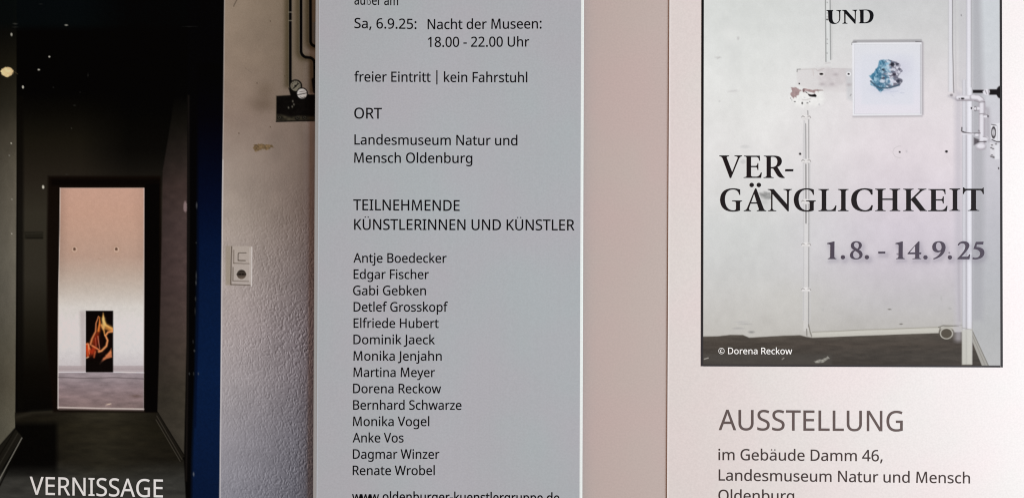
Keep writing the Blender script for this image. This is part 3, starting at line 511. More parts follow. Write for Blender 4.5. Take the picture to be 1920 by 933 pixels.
c.ell(554.3, 161.5, 12.3, 12.3, (12, 10, 8), 1); c.ell(554.3, 161.2, 9.6, 9.6, (112, 105, 90), 1, 0.8)
for a in np.linspace(-3.9, 0.8, 11): c.line([(554.3+8.6*math.cos(a), 161.2+8.6*math.sin(a)), (554.3+6.3*math.cos(a), 161.2+6.3*math.sin(a))], 0.9, (24, 20, 16), 0.8, 0.5)
c.line([(550.5, 165.5), (559, 157)], 2.2, (12, 10, 8), 1, 0.6); c.ell(554, 161.5, 2, 2, (14, 11, 9), 1)
c.ell(566.3, 175.6, 11, 11.2, (12, 10, 9), 1); c.ell(566.3, 175.6, 9.2, 9.3, (190, 183, 176), 1, 0.7)
c.line([(558, 178), (575, 174.6)], 1.6, (34, 28, 26), 0.95, 0.6); c.line([(562, 172.6), (571, 171)], 1.1, (60, 52, 48), 0.9, 0.6); c.line([(563, 182), (567, 183.5), (571, 182)], 1.2, (40, 34, 30), 0.9, 0.6)
# light switch and wall socket
c.rect(423, 432.5, 461, 534, (150, 137, 121), 0.85, 1.5)
sp_ = [(432.4, 461.5), (471, 461), (470.8, 534.5), (432.2, 533.6)]
c.poly(sp_, lambda x, y: ramp(y, [(461, (170, 157, 146)), (534, (172, 160, 152))])*(0.97+0.06*fbm(x/3, y/3, 6))[..., None], 1, 0.7)
K1 = (84, 72, 62)
c.line([(434.2, 462), (432.6, 533)], 1.9, K1, 0.95, 0.6); c.line([(432.5, 533), (469, 534.2)], 1.5, K1, 0.95, 0.6); c.line([(438.4, 468.5), (438, 493)], 1.6, (108, 95, 84), 0.9, 0.6)
c.line([(438, 493), (467.3, 494)], 1.2, K1, 0.9, 0.5); c.line([(437, 501), (436.6, 526)], 1.9, (110, 98, 86), 0.9, 0.6); c.line([(436.6, 526.3), (466.5, 527)], 1.2, (100, 88, 78), 0.9, 0.5)
c.line([(461.5, 473.6), (447.5, 473.8), (446.6, 477), (446.4, 488), (460, 488.3)], 1.4, (66, 55, 46), 1, 0.5)
c.line([(468.8, 465), (468.2, 527)], 1.2, (196, 186, 178), 0.8, 0.6); c.line([(472, 463), (471.5, 536)], 1.7, (226, 218, 212), 0.85, 0.7)
c.ell(452.8, 514, 9.9, 9.9, (196, 184, 172), 0.7, 0.8); c.ell(452.8, 514.1, 8.8, 8.8, lambda x, y: np.array([72, 62, 54])*(0.55+0.9*np.clip((y-505)/19, 0, 1))[..., None], 1, 0.7)
c.line([(445, 514), (460.5, 514)], 3, (34, 27, 23), 0.8, 0.8)
for x in (450, 455.5): c.ell(x, 514, 1.3, 1.4, (6, 4, 3), 1, 0.5)
c.line([(448, 521), (457, 521)], 1, (120, 105, 92), 0.7)
# grain
c.C = c.C+(RNG.random(c.X.shape)-0.5)[..., None]*np.where(c.C.mean(-1, keepdims=True) > 60, 7, 3.0)
c.label(1, [(354, -80), (414, -80), (420, 0), (415, 500), (411, 1015), (350, 1015)])
c.label(2, DW); c.label(3, [(161, 582), (212.5, 582), (212.5, 697.5), (161, 697.5)])
c.label(4, sp_); c.label(5, [(518, 180), (541, 178), (542, 155), (554, 149), (566, 155), (568, 164), (580, 174), (602, 177), (602, 227), (517.5, 228.5)])
c.meshes(zA, 0.00003, [('printed_photo', None), ('printed_blue_door', 'printed dark blue door edge'), ('printed_doorway', 'printed bright doorway'), ('printed_picture', 'printed picture of orange flames'), ('printed_wall_socket', 'printed switch over wall socket'), ('printed_gauges', 'printed black plate with two round gauges')], PM, A)

# ------------------------------------------------------------------ cover photograph
c = Canvas(1317, 1878, -66, 686, 1.25); X, Y = c.X, c.Y
WL = [(0, (216, 217, 212)), (80, (222, 222, 217)), (180, (227, 225, 220)), (280, (225, 221, 217)), (360, (217, 214, 210)), (430, (209, 208, 204)), (500, (204, 202, 198)), (570, (198, 194, 188)), (630, (192, 187, 179))]
WM = [(0, (206, 205, 203)), (80, (213, 210, 208)), (180, (223, 215, 215)), (280, (223, 212, 214)), (360, (216, 205, 209)), (430, (208, 198, 204)), (500, (201, 192, 197)), (570, (192, 187, 186)), (630, (184, 179, 171))]
def cw(x, y):
    t = np.clip((x-1400)/300, 0, 1)[..., None]; t = t*t*(3-2*t)
    g = ramp(y, WL)*(1-t)+ramp(y, WM)*t
    g = g+((fbm(x/55, y/55, 3)-0.5)*11)[..., None]+((fbm(x/13, y/16, 8)-0.5)*8)[..., None]
    return g
c.put(full, np.ones_like(X), cw)
c.glow(1500, 560, 60, 30, (204, 200, 190), 0.3); c.glow(1370, 65, 20, 14, (228, 227, 222), 0.7)
c.glow(1650, 10, 60, 50, (200, 200, 198), 0.5)
# faint marks
for x, y, w, h, v in [(1384, 72, 2, 3, 188), (1346, 108, 4, 1.2, 190), (1376, 171, 8, 2, 208), (1349, 190, 1.5, 1.5, 196), (1398, 607, 9, 1.2, 168), (1384, 615, 8, 1.6, 165), (1409, 622, 5, 2, 130), (1390, 603, 10, 1.4, 178), (1397, 275, 8, 3, 205), (1393, 303, 5, 4, 196), (1543, 580, 1.2, 2.4, 178), (1765, 559, 1.6, 4, 178), (1781, 578, 2, 1.2, 160), (1680, 150, 1.5, 4, 205)]:
    c.ell(x, y, w, h, (v, v-3, v-6), 0.7, 1.4)
c.line([(1345, 111), (1350, 107)], 1, (165, 162, 158), 0.6); c.line([(1364, 173), (1382, 169)], 1.4, (205, 201, 197), 0.7)
c.poly([(1424, 363), (1437, 359), (1445, 362), (1446, 372), (1437, 374), (1430, 371)], lambda x, y: np.array([142, 141, 138])*(0.75+0.5*fbm(x/4, y/4, 5))[..., None], 0.9, 2.5, 2)
c.glow(1434, 379, 8, 5, (190, 189, 186), 0.7)
# upper conduit
c.rect(1548, 1557, -70, 116, (219, 219, 216), 0.9, 0.8); c.line([(1547.4, -70), (1548.6, 116)], 1.6, (128, 128, 126), 0.95, 0.6); c.line([(1556, -70), (1557.4, 112)], 1.9, (142, 142, 140), 0.95, 0.7)
c.line([(1559.5, -70), (1560.5, 110)], 2.5, (205, 203, 200), 0.6)
for y in (5, 25, 32, 37, 74, 82, 100): c.ell(1551, y, 1, 1.1, (120, 118, 116), 0.6 if y != 37 else 1)
c.ell(1551, 37, 2, 1.4, (70, 68, 66), 0.9); c.line([(1547, 119), (1557, 118)], 1, (185, 178, 176), 0.8)
# patched plaster
c.poly([(1494, 131), (1545, 128), (1598, 129), (1600, 172), (1560, 172), (1520, 170), (1494, 158)], (213, 206, 204), 0.55, 2.5, 2, 9)
c.poly([(1534, 130), (1552, 126), (1562, 130), (1586, 130), (1590, 150), (1570, 164), (1545, 164), (1533, 150)], lambda x, y: np.array([206, 198, 197])*(0.95+0.1*fbm(x/8, y/8, 2))[..., None], 0.8, 3, 3, 8)
c.poly([(1586, 130), (1600, 130), (1600, 190), (1588, 186)], (196, 196, 197), 0.6, 3)
c.line([(1494.5, 135), (1495, 130.2), (1501, 129.8)], 1.2, (92, 88, 86), 0.9, 0.6); c.line([(1502, 130), (1530, 129.5), (1533, 133), (1545, 128.5)], 1.0, (182, 172, 168), 0.8, 0.6); c.line([(1524, 130), (1525.5, 142)], 1, (198, 186, 180), 0.8); c.line([(1560, 129), (1596, 130)], 1.2, (186, 176, 176), 0.7)
for x, y in [(1567, 140), (1541, 158), (1560, 158), (1592, 159)]: c.glow(x, y, 5, 3, (176, 166, 167), 0.7)
c.ell(1540, 139, 6, 4.4, (235, 230, 226), 0.6); c.ell(1540, 139, 3.6, 2.1, (26, 18, 18), 1, 0.6); c.ell(1591.2, 139, 4.2, 4, (246, 243, 243), 0.9); c.ell(1591.2, 139, 2, 1.8, (14, 10, 12), 1, 0.6); c.ell(1498.7, 157, 1.5, 1.5, (36, 30, 28), 1, 0.6); c.line([(1594, 180), (1596, 177)], 1.2, (120, 112, 112), 0.8)
wh = lambda x, y: np.array([236, 233, 228])*(0.96+0.08*fbm(x/4, y/4, 2))[..., None]
c.poly([(1482, 182), (1496, 172), (1512, 168), (1542, 170), (1545, 184), (1538, 196), (1520, 200), (1506, 202), (1492, 198)], wh, 0.85, 4, 5, 6)
tx = lambda x, y: (1480+x/7.7714, 120+y/7.7714)
RB = lambda x, y: np.array([168, 143, 141])*(0.86+0.26*fbm(x/4, y/4, 8))[..., None]
c.poly([tx(*p) for p in [(25, 345), (100, 340), (135, 370), (185, 385), (150, 405), (140, 450), (105, 460), (100, 495), (75, 480), (60, 505), (10, 440), (40, 400)]], RB, 1, 0.7, 0.8, 2)
c.poly([tx(*p) for p in [(190, 375), (215, 352), (260, 365), (340, 380), (385, 372), (490, 382), (420, 395), (380, 395), (370, 425), (300, 410), (240, 395), (215, 418), (190, 400)]], RB, 1, 0.7, 0.8, 2)
c.poly([tx(*p) for p in [(190, 378), (212, 360), (222, 375), (215, 412), (200, 408)]], (104, 84, 84), 0.8, 0.6); c.line([tx(240, 410), tx(290, 445)], 1.6, (60, 48, 48), 0.9, 0.6)
c.line([tx(262, 428), tx(355, 434)], 1.5, (236, 230, 226), 1, 0.6)
c.poly([tx(*p) for p in [(268, 440), (330, 448), (372, 436), (398, 460), (388, 484), (330, 478), (292, 472)]], (14, 8, 10), 1, 0.6)
c.line([tx(400, 385), tx(490, 385)], 1.0, (120, 106, 100), 0.9, 0.5); c.line([tx(418, 392), tx(420, 412)], 1, (150, 138, 130), 0.8, 0.5)
c.line([tx(190, 520), tx(240, 525), tx(310, 505)], 1.6, (196, 188, 184), 0.8)
for x, y, rx, ry, v in [(80, 550, 14, 9, 110), (188, 572, 10, 16, 24), (264, 569, 12, 5, 50), (297, 550, 7, 6, 90), (18, 500, 8, 10, 150), (435, 590, 14, 16, 205), (220, 488, 12, 6, 190), (37, 525, 6, 9, 160)]:
    p = tx(x, y); c.ell(p[0], p[1], rx/7.77, ry/7.77, (v, v-3, v-4), 0.95, 0.6)
# lower conduit and its clamps
def vl(x0, y0, x1, y1, w, v, a=0.9): c.line([(x0, y0), (x1, y1)], w, (v, v-3, v-4), a, 0.6)
c.poly([(1508, 196), (1517, 196), (1517, 620), (1506.5, 620)], (222, 217, 213), 0.45, 1)
vl(1514.5, 208, 1515, 220, 1.8, 150, 0.9); vl(1509, 226, 1509, 300, 1, 198); vl(1516.3, 222, 1516.6, 420, 1.5, 138); vl(1516.6, 420, 1515.8, 612, 1.6, 142)
vl(1510.8, 232, 1511.2, 300, 1.3, 118); vl(1511, 308, 1511.2, 372, 1.5, 84); vl(1511.2, 384, 1511.2, 418, 1.7, 88); vl(1507.5, 226, 1507, 600, 1.2, 186, 0.8); vl(1510, 470, 1510, 600, 1.4, 206, 0.6)
vl(1505.5, 250, 1505.3, 600, 1.2, 204, 0.6); vl(1519, 300, 1519.5, 600, 2, 200, 0.5)
for y in (219, 301, 377, 457.5, 541.5):
    c.rect(1503.5, 1519, y-3, y+4.5, (232, 227, 223), 0.9, 1); c.line([(1503, y+1), (1505, y-1.5), (1508, y)], 1.2, (118, 112, 110), 0.9, 0.6); c.line([(1507, y+0.8), (1515, y+1)], 0.9, (186, 178, 174), 0.7, 0.6); c.line([(1515, y-0.6), (1518.5, y-1), (1519.8, y+2)], 1.4, (140, 132, 130), 0.9, 0.6)
    c.line([(1505, y+4), (1518, y+4.4)], 1, (196, 190, 187), 0.9)
c.ell(1500.2, 288.5, 2.1, 2.1, (26, 22, 22), 1, 0.6)
c.line([(1516, 608), (1519, 622), (1522, 630)], 2, (126, 120, 110), 0.9, 0.7); c.line([(1512.5, 616), (1513, 629)], 1.6, (110, 104, 96), 0.9, 0.6)
# screws
c.ell(1687, 285, 1.7, 1.7, (40, 34, 36), 1, 0.6); c.ell(1774.6, 284, 2.6, 2.2, (18, 14, 16), 1, 0.6)
c.line([(1687+12.5*math.cos(a), 285+11*math.sin(a)) for a in np.linspace(1.4, 4.9, 14)], 1.0, (196, 188, 188), 0.85, 0.6); c.glow(1700, 284, 1.6, 2.4, (196, 188, 190), 0.9)
for x, y in [(1668, 579.5), (1689.5, 607)]: c.ell(x, y, 3.2, 1.1, (110, 104, 98), 0.9, 0.6)
# right wall
def rw(x, y): 
    g = ramp(y, [(0, (206, 209, 211)), (120, (206, 207, 209)), (220, (206, 203, 207)), (320, (200, 196, 200)), (420, (190, 187, 191)), (520, (184, 183, 185)), (620, (180, 179, 178)), (690, (186, 184, 182))])
    return g*(0.985+0.03*fbm(x/10, y/10, 5))[..., None]
c.poly([(1823, -70), (1885, -70), (1885, 690), (1853, 690), (1823, 632)], rw, 1, 3)
c.poly([(1821, -70), (1837, -70), (1846, 250), (1843, 600), (1823, 600)], (168, 166, 169), 0.7, 6)
# floor
c.poly([(1310, 630.5), (1345, 630), (1370, 627.2), (1393, 627.5), (1405, 632.5), (1430, 631), (1470, 628.8), (1500, 627.8), (1512, 631), (1523, 632.5), (1620, 628.6), (1700, 625.5), (1760, 623.5), (1823, 621), (1856, 692), (1310, 692)], lambda x, y: (ramp(y, [(622, (84, 77, 69)), (645, (76, 68, 61)), (668, (72, 66, 60)), (690, (68, 61, 55))]))*(0.84+0.3*fbm(x/26, y/5, 3))[..., None], 1, 0.9)
c.rect(1316, 1560, 664, 690, (78, 73, 68), 0.6, 3)
# skirting of the back wall
c.poly([(1523, 622), (1620, 617.5), (1762, 612.5), (1762, 623.5), (1620, 628.5), (1523, 632)], (196, 191, 180), 0.95, 0.8); c.line([(1523, 622), (1620, 617.8), (1760, 612.8)], 1.2, (140, 134, 122), 0.8, 0.6); c.line([(1523, 626), (1620, 621.8), (1758, 617)], 1, (210, 206, 196), 0.7)
c.poly([(1790, 609), (1806, 609), (1806, 620.5), (1790, 620)], (186, 182, 172), 0.95, 0.8); c.line([(1790, 609.4), (1806, 609)], 1.2, (110, 104, 96), 0.8, 0.6)
c.line([(1760, 613), (1768, 610), (1790, 610.5), (1797, 611)], 2, (104, 98, 88), 0.85, 0.7)
c.ell(1775, 623.5, 14.5, 11.5, (96, 89, 79), 0.85, 1); c.rect(1762, 1788, 612, 617, (190, 185, 174), 0.8, 1.5); c.ell(1774.6, 624.5, 10.5, 9.2, (86, 78, 68), 1, 0.8); c.ring(1774.6, 624.6, 11.3, 9.8, 1.7, (202, 197, 186), 0.9); c.line([(1763, 613), (1760.5, 624), (1763, 632)], 1.2, (70, 62, 54), 0.8)
for P, w in [([(1320.5, 672.5), (1328, 670.5)], 1.8), ([(1466.5, 673), (1470, 670.5)], 1.4)]: c.line(P, w, (176, 170, 160), 0.9, 0.6)
c.poly([(1526, 677), (1533, 674), (1541, 673), (1552, 668), (1556, 671), (1548, 675), (1544, 679), (1530, 680)], lambda x, y: np.array([150, 146, 136])*(0.6+0.8*fbm(x/3, y/3, 3))[..., None], 0.95, 0.8, 1.2, 3)
# right skirting
c.poly([(1823, 620), (1855, 690), (1843, 690), (1823, 640)], (172, 168, 160), 0.95, 0.8); c.line([(1823, 619), (1854, 686)], 1.4, (118, 113, 106), 0.8, 0.6); c.line([(1823, 628), (1848, 686)], 1, (128, 122, 114), 0.7)
# pipes right
c.rect(1777.5, 1779.5, -70, 172, (186, 184, 186), 0.6, 1); c.rect(1779.5, 1786, -70, 172, (222, 219, 222), 0.95, 1); c.line([(1785.6, -70), (1786, 80), (1788.3, 174)], 1.7, (116, 112, 114), 0.8, 0.7); c.line([(1790, -70), (1792.5, 170)], 3, (194, 190, 192), 0.55, soft=True)
c.rect(1797, 1811, -70, 165, (196, 193, 196), 0.5, 3); c.ell(1802.5, 29, 1, 1.6, (120, 116, 118), 0.8)
c.rect(1790, 1804, 170, 640, (190, 184, 190), 0.6, 5)
def pipe(x0, x1, y0, y1, hi=236, lo=176, dark=150):
    sl = c.box(x0, x1, y0, y1); x, y = c.X[sl], c.Y[sl]; t = (x-x0)/(x1-x0)
    v = np.interp(t, [0, 0.15, 0.45, 0.72, 0.92, 1], [lo, lo+28, hi, hi-4, lo+10, dark])
    warm = np.interp(y, [0, 600, 680], [0, 0, 1])[..., None]
    col = v[..., None]*np.array([1, 0.985, 1.005])*(1-0.08*warm*np.array([0.6, 0.8, 1.6]))*np.interp(y, [0, 200, 330, 480, 600], [0.96, 1, 0.98, 0.97, 0.96])[..., None]
    c.put(sl, np.clip(0.5+(x-x0)/1.4, 0, 1)*np.clip(0.5+(x1-x)/1.4, 0, 1)*((y >= y0) & (y <= y1)), col)
pipe(1804, 1811.8, 150, 683, 214, 180, 176); pipe(1811, 1821.8, -70, 165, 236, 184, 160); pipe(1811.8, 1823.4, 165, 683.5, 236, 190, 158)
c.line([(1811.8, 240), (1812.6, 680)], 1, (166, 158, 166), 0.6); c.line([(1797, 470), (1799, 600)], 4, (172, 165, 170), 0.5, soft=True)
c.poly([(1803.5, 618), (1823, 616), (1821, 683.5), (1803.5, 683.5)], (196, 193, 182), 0.75, 1.5); c.line([(1804, 614), (1823, 618)], 1, (150, 144, 136), 0.8); c.line([(1804, 683.6), (1820, 683.2)], 1.4, (110, 102, 92), 0.7)
BK = (22, 16, 18); WP = (226, 221, 225); GP = (182, 176, 181); DP = (176, 169, 174)
c.rect(1824, 1845, 168.8, 174.6, BK, 1, 0.7); c.rect(1855, 1878, 167.6, 178, BK, 1, 0.8); c.ell(1875.5, 173, 7.5, 11.5, BK, 1, 0.8)
c.ell(1849.5, 172.5, 6.5, 5.6, WP, 1, 0.8, 0.8); c.line([(1847, 169), (1850, 176)], 1.2, (96, 88, 90), 0.7); c.line([(1853, 168), (1854.5, 178)], 1.2, (130, 122, 124), 0.8)
c.line([(1779, 180), (1794, 187)], 4, GP, 0.6, soft=True); c.ell(1784, 178.5, 3, 2.4, (120, 112, 116), 0.7)
c.line([(1836, 200), (1852, 205), (1853, 262)], 7, (166, 159, 164), 0.6, soft=True)
c.line([(1796, 184.4), (1826, 184.4)], 10.5, DP, 1, 1); c.line([(1796, 182.6), (1826, 182.6)], 6.5, WP, 1, 1.4); c.line([(1795, 188.6), (1824, 188.6)], 1.2, (150, 142, 146), 0.8); c.ell(1804.8, 184.8, 3.2, 1.6, (20, 14, 16), 1, 0.6); c.ell(1798.5, 185, 1, 1, (60, 50, 54), 0.9); c.line([(1820, 179), (1820, 188)], 1, (170, 162, 166), 0.8)
c.line([(1824, 183.5), (1834, 184.5), (1840, 189), (1841, 194)], 12, DP, 1, 1); c.line([(1824, 181.8), (1834, 182.5), (1840, 187.5), (1841, 194)], 7.5, WP, 1, 1.4); c.line([(1827, 189), (1834, 191)], 1.5, (140, 132, 136), 0.8); c.line([(1828, 178.5), (1836, 179), (1844, 185), (1846, 191)], 1.1, (168, 160, 164), 0.8)
c.line([(1841.5, 194), (1841.3, 275)], 12, DP, 1, 1); c.line([(1840.6, 194), (1840.4, 275)], 7, WP, 1, 1.6); c.line([(1836, 192), (1847, 191.5)], 1.2, (110, 102, 106), 0.85, 0.6); c.line([(1836.2, 214), (1847.2, 213)], 1.6, (124, 116, 120), 0.85, 0.6); c.line([(1846.6, 194), (1846.8, 262)], 1.6, (176, 168, 174), 0.8); c.line([(1836, 196), (1835.6, 258)], 1.2, (176, 168, 174), 0.8)
c.line([(1823, 203.5), (1835, 203.5)], 5, WP, 1, 1); c.ell(1822, 203, 2.2, 2, (40, 32, 36), 0.9, 0.6); c.ell(1825.5, 203.6, 2.4, 3, (244, 240, 242), 1, 0.6); c.ring(1828.5, 204, 2.6, 3.8, 1.1, (104, 96, 100), 0.8); c.line([(1830, 208), (1835, 207)], 1.2, (140, 132, 136), 0.8)
c.ell(1848, 218, 4.5, 2.6, WP, 1, 0.7); c.ell(1852.5, 218, 1.6, 2, (70, 62, 66), 0.9, 0.6); c.line([(1843, 216), (1851, 215.5)], 1, (110, 102, 106), 0.8)
c.line([(1803.5, 239), (1803, 246), (1810, 248.5)], 1.8, (50, 42, 46), 0.95, 0.6); c.line([(1806, 248), (1822, 250), (1838, 249.5)], 1.6, (92, 84, 88), 0.9, 0.6); c.rect(1803, 1826, 250.5, 252.5, WP, 0.9, 0.8); c.ell(1831.5, 253, 3.6, 2.4, WP, 1, 0.7)
c.poly([(1826, 258), (1836, 262), (1834, 268), (1826, 272)], (70, 62, 66), 0.8, 1.5); c.ell(1839.6, 274.8, 10, 6.6, DP, 1, 0.9); c.ell(1839, 273.6, 8, 4.6, WP, 1, 1.6); c.line([(1833, 266), (1849, 265.8)], 1.6, (56, 48, 52), 0.9, 0.6); c.line([(1831, 281), (1847, 280)], 1.6, (170, 162, 168), 0.7); c.rect(1842, 1852, 256, 263, WP, 0.95, 1); c.line([(1843, 256), (1853, 258)], 1, (120, 112, 116), 0.8); c.ell(1852, 259, 2, 1.8, (206, 200, 204), 1)
c.line([(1835, 245), (1836, 246)], 3, (110, 100, 106), 0.6)
# boxes at the right edge
c.poly([(1858, 234), (1876, 230), (1876, 266), (1870, 267), (1858, 262)], (226, 223, 225), 1, 0.9); c.line([(1859, 233.5), (1868, 235)], 1.3, (50, 44, 46), 0.9, 0.6); c.line([(1860, 262), (1868, 265.5), (1877, 266)], 1.5, (30, 24, 26), 0.95, 0.6); c.ring(1863, 248.5, 3.6, 9.2, 1.7, (44, 38, 40), 0.95, 0.6); c.line([(1863.5, 243), (1863, 254)], 1.4, (130, 124, 126), 0.8); c.line([(1870, 236), (1870, 262)], 1, (180, 176, 178), 0.8)
c.poly([(1856, 267), (1866, 269), (1865, 297), (1857, 292)], (218, 214, 216), 1, 0.9); c.poly([(1865, 269), (1873, 270), (1874, 298), (1865, 299)], (224, 221, 223), 1, 0.9)
for x, y in [(1860, 272), (1858.5, 277), (1862, 279), (1860, 291), (1863, 294), (1867.5, 270)]: c.ell(x, y, 2, 1.4, (104, 98, 100), 0.85, 0.7)
c.line([(1857, 293), (1864, 296)], 1.8, (80, 74, 76), 0.8); c.ell(1872.5, 315.5, 1.2, 2, (40, 34, 36), 0.9, 0.6)
# framed drawing on the wall
c.poly([(1600, 75), (1728, 74), (1730, 80), (1598, 81)], (166, 163, 164), 0.9, 0.9); c.line([(1597.5, 84), (1598, 80), (1606, 79.6)], 1.5, (72, 68, 68), 0.95, 0.6); c.line([(1717, 78.6), (1728, 79)], 1.6, (92, 88, 90), 0.8, 0.6)
c.line([(1729.6, 80), (1729.8, 214)], 3.6, (176, 170, 173), 0.9, soft=True); c.line([(1600, 218.6), (1728, 217.6)], 3, (184, 178, 180), 0.9, soft=True)
FR = [(1597.6, 80.2), (1728, 79.6), (1728, 215.6), (1599, 217)]
c.poly(FR, (232, 230, 232), 1, 0.7); c.line([(1602.5, 84.5), (1601.8, 213)], 1.2, (196, 194, 198), 0.8, 0.6); c.line([(1602, 214), (1725, 212.8)], 1.1, (206, 202, 206), 0.8, 0.6); c.line([(1726.2, 84), (1726.2, 213)], 1.5, (160, 156, 160), 0.75, 0.6); c.line([(1602, 84), (1725, 83.4)], 1.1, (206, 206, 208), 0.8, 0.6)
c.poly([(1603, 85), (1725, 84), (1725, 212), (1602.5, 213)], lambda x, y: ramp(y, [(85, (222, 221, 224)), (150, (222, 221, 228)), (213, (227, 221, 226))]), 1, 0.7)
c.rect(1615, 1713, 102, 196, (218, 218, 224), 0.7, 3)
gx = lambda x, y: (1600+x/6.908, 80+y/6.908)
rock = [gx(*p) for p in [(340, 240), (380, 222), (450, 218), (540, 240), (600, 275), (622, 320), (640, 375), (600, 400), (580, 450), (632, 480), (636, 505), (600, 560), (500, 580), (400, 605), (355, 640), (310, 600), (225, 545), (220, 500), (250, 480), (205, 435), (270, 380), (300, 330), (345, 300)]]
c.glow(1690, 128, 20, 18, (206, 204, 216), 0.7); c.glow(1662, 168, 26, 8, (204, 206, 218), 0.8)
def rk(x, y):
    n = fbm(x/4.5, y/4.5, 17, 4); m = fbm(x/3, y/5, 5, 3); t = np.clip((n-0.36)/0.3, 0, 1)[..., None]
    b = np.clip((1668-x)/22+0.35+(m-0.5)*1.6, 0, 1)[..., None]
    dark = np.array([66, 112, 138])*b+np.array([112, 110, 124])*(1-b); lite = np.array([160, 192, 208])*b+np.array([222, 220, 228])*(1-b)
    return dark*(1-t)+lite*t
c.poly(rock, rk, 1, 0.9, 1.6, 3)
gl = lambda P, w, col, a=0.85: c.line([gx(*p) for p in P], w/6.9, col, a, 0.8)
gl([(345, 245), (330, 320), (280, 400), (230, 440)], 30, (72, 128, 156), 0.7); gl([(225, 500), (300, 570), (360, 590), (480, 585), (590, 550)], 20, (64, 86, 104), 0.85); gl([(355, 240), (400, 330), (470, 380)], 16, (132, 178, 200), 0.6)
gl([(300, 350), (320, 410)], 14, (48, 96, 124), 0.7); gl([(262, 400), (290, 450)], 14, (56, 108, 136), 0.7); gl([(350, 320), (360, 370)], 16, (60, 104, 130), 0.7)
for x, y, rx, ry, col in [(505, 282, 32, 20, (28, 28, 38)), (560, 280, 22, 14, (46, 46, 58)), (390, 352, 22, 18, (26, 40, 54)), (525, 412, 26, 14, (40, 34, 48)), (390, 460, 24, 14, (66, 58, 70)), (580, 500, 24, 22, (38, 42, 56)), (620, 495, 18, 22, (92, 92, 104)), (600, 345, 14, 10, (90, 88, 102)), (460, 505, 20, 22, (84, 122, 148)), (480, 430, 14, 8, (96, 92, 108)), (415, 405, 18, 9, (120, 118, 132)), (435, 275, 26, 16, (132, 178, 202)), (510, 505, 26, 18, (206, 206, 218)), (500, 350, 46, 14, (214, 214, 224)), (375, 500, 34, 20, (222, 224, 232)), (560, 380, 20, 12, (196, 192, 204)), (350, 615, 22, 10, (72, 112, 132))]:
    p = gx(x, y); c.ell(p[0], p[1], rx/6.9, ry/6.9, col, 0.85, 1.0, 1.3)
gl([(480, 640), (580, 628)], 6, (188, 190, 204), 0.8); gl([(610, 652), (655, 652)], 8, (186, 188, 202), 0.8); gl([(390, 625), (470, 612)], 12, (176, 182, 198), 0.6); gl([(500, 680), (530, 695)], 6, (200, 200, 212), 0.8)

# --- big serif lettering, outlines drawn in the measuring crops
c1 = lambda P, dx=0, sx=1, x0=0: [(1340+(x0+(x-x0)*sx+dx)/7.177, 280+y/7.177) for x, y in P]
c2 = lambda P, dx=0: [(1590+(x+dx)/5.831, 340+y/5.831) for x, y in P]
c3 = lambda P: [(1480+x/7.175, y/7.175) for x, y in P]
G_V = quad('63,82 195,82 195,92 ~163,96 163,112 236,305 312,112 ~308,95 268,92 268,82 370,82 370,92 ~346,96 330,122 222,386 205,386 108,125 ~98,98 63,92')
G_E = quad('395,85 608,85 612,155 600,153 ~596,104 560,103 490,103 490,222 555,222 ~575,220 577,185 589,185 589,278 577,278 ~575,241 555,240 490,240 490,350 ~492,367 520,367 560,367 ~604,366 622,312 636,312 625,384 390,384 390,375 ~430,372 430,355 430,115 ~430,96 395,95')
G_R = [quad('662,85 810,85 ~905,88 905,160 ~903,215 845,238 895,320 ~925,368 945,376 940,386 ~872,392 840,345 790,262 ~780,257 757,258 757,350 ~757,374 795,376 795,385 658,385 658,376 ~700,374 700,350 700,118 ~700,96 662,94'), quad('757,104 ~770,101 785,101 ~845,104 845,165 ~842,237 775,238 757,237')]
G_HY = [(952, 266), (1062, 266), (1057, 296), (947, 296)]
G_G = quad('345,612 332,612 ~318,541 245,540 ~142,545 138,672 ~145,815 250,820 ~286,820 288,795 288,720 ~288,698 235,697 235,687 370,687 370,697 ~343,699 342,722 342,822 ~300,838 240,838 ~78,832 73,675 ~80,528 240,523 ~300,523 343,540')
G_A = [quad('545,526 562,526 658,790 ~670,820 695,822 695,831 568,831 568,822 ~602,818 594,796 572,730 484,730 464,788 ~456,818 490,822 490,831 392,831 392,822 ~424,818 438,788'), [(532, 598), (492, 712), (567, 712)]]
G_N = quad('715,533 795,533 975,738 975,575 ~974,546 928,544 928,533 1040,533 1040,544 ~1003,546 1000,575 998,832 982,832 779,600 779,790 ~780,820 830,822 830,831 720,831 720,822 ~758,820 760,790 760,570 ~752,546 715,544')
G_L = quad('1398,533 1540,533 1540,544 ~1504,546 1502,570 1502,795 ~1503,815 1530,815 1560,815 ~1605,812 1625,755 1640,755 1628,831 1398,831 1398,822 ~1440,820 1442,795 1442,570 ~1440,546 1398,544')
G_I = quad('1660,533 1802,533 1802,544 ~1765,546 1763,570 1763,795 ~1765,820 1802,822 1802,831 1660,831 1660,822 ~1700,820 1703,795 1703,570 ~1700,546 1660,544')
G_C = quad('270,145 252,145 ~240,92 180,90 ~98,95 95,200 ~100,307 185,315 ~235,315 258,258 273,262 262,315 ~220,330 180,330 ~35,325 35,200 ~40,80 180,75 ~225,75 268,88')
G_H = quad('298,80 412,80 412,89 ~379,91 378,108 378,187 488,187 488,108 ~487,91 455,89 455,80 572,80 572,89 ~541,91 540,108 540,298 ~541,315 572,317 572,324 457,324 457,317 ~487,315 488,298 488,203 378,203 378,298 ~379,315 412,317 412,324 297,324 297,317 ~327,315 328,298 328,108 ~327,91 298,89')
G_K = quad('605,80 718,80 718,89 ~689,91 688,108 688,195 778,108 ~798,90 765,88 765,80 858,80 858,88 ~818,92 788,124 738,172 835,298 ~850,315 865,318 865,324 790,324 695,208 688,212 688,298 ~689,315 718,317 718,324 604,324 604,317 ~636,315 637,298 637,108 ~636,91 605,89')
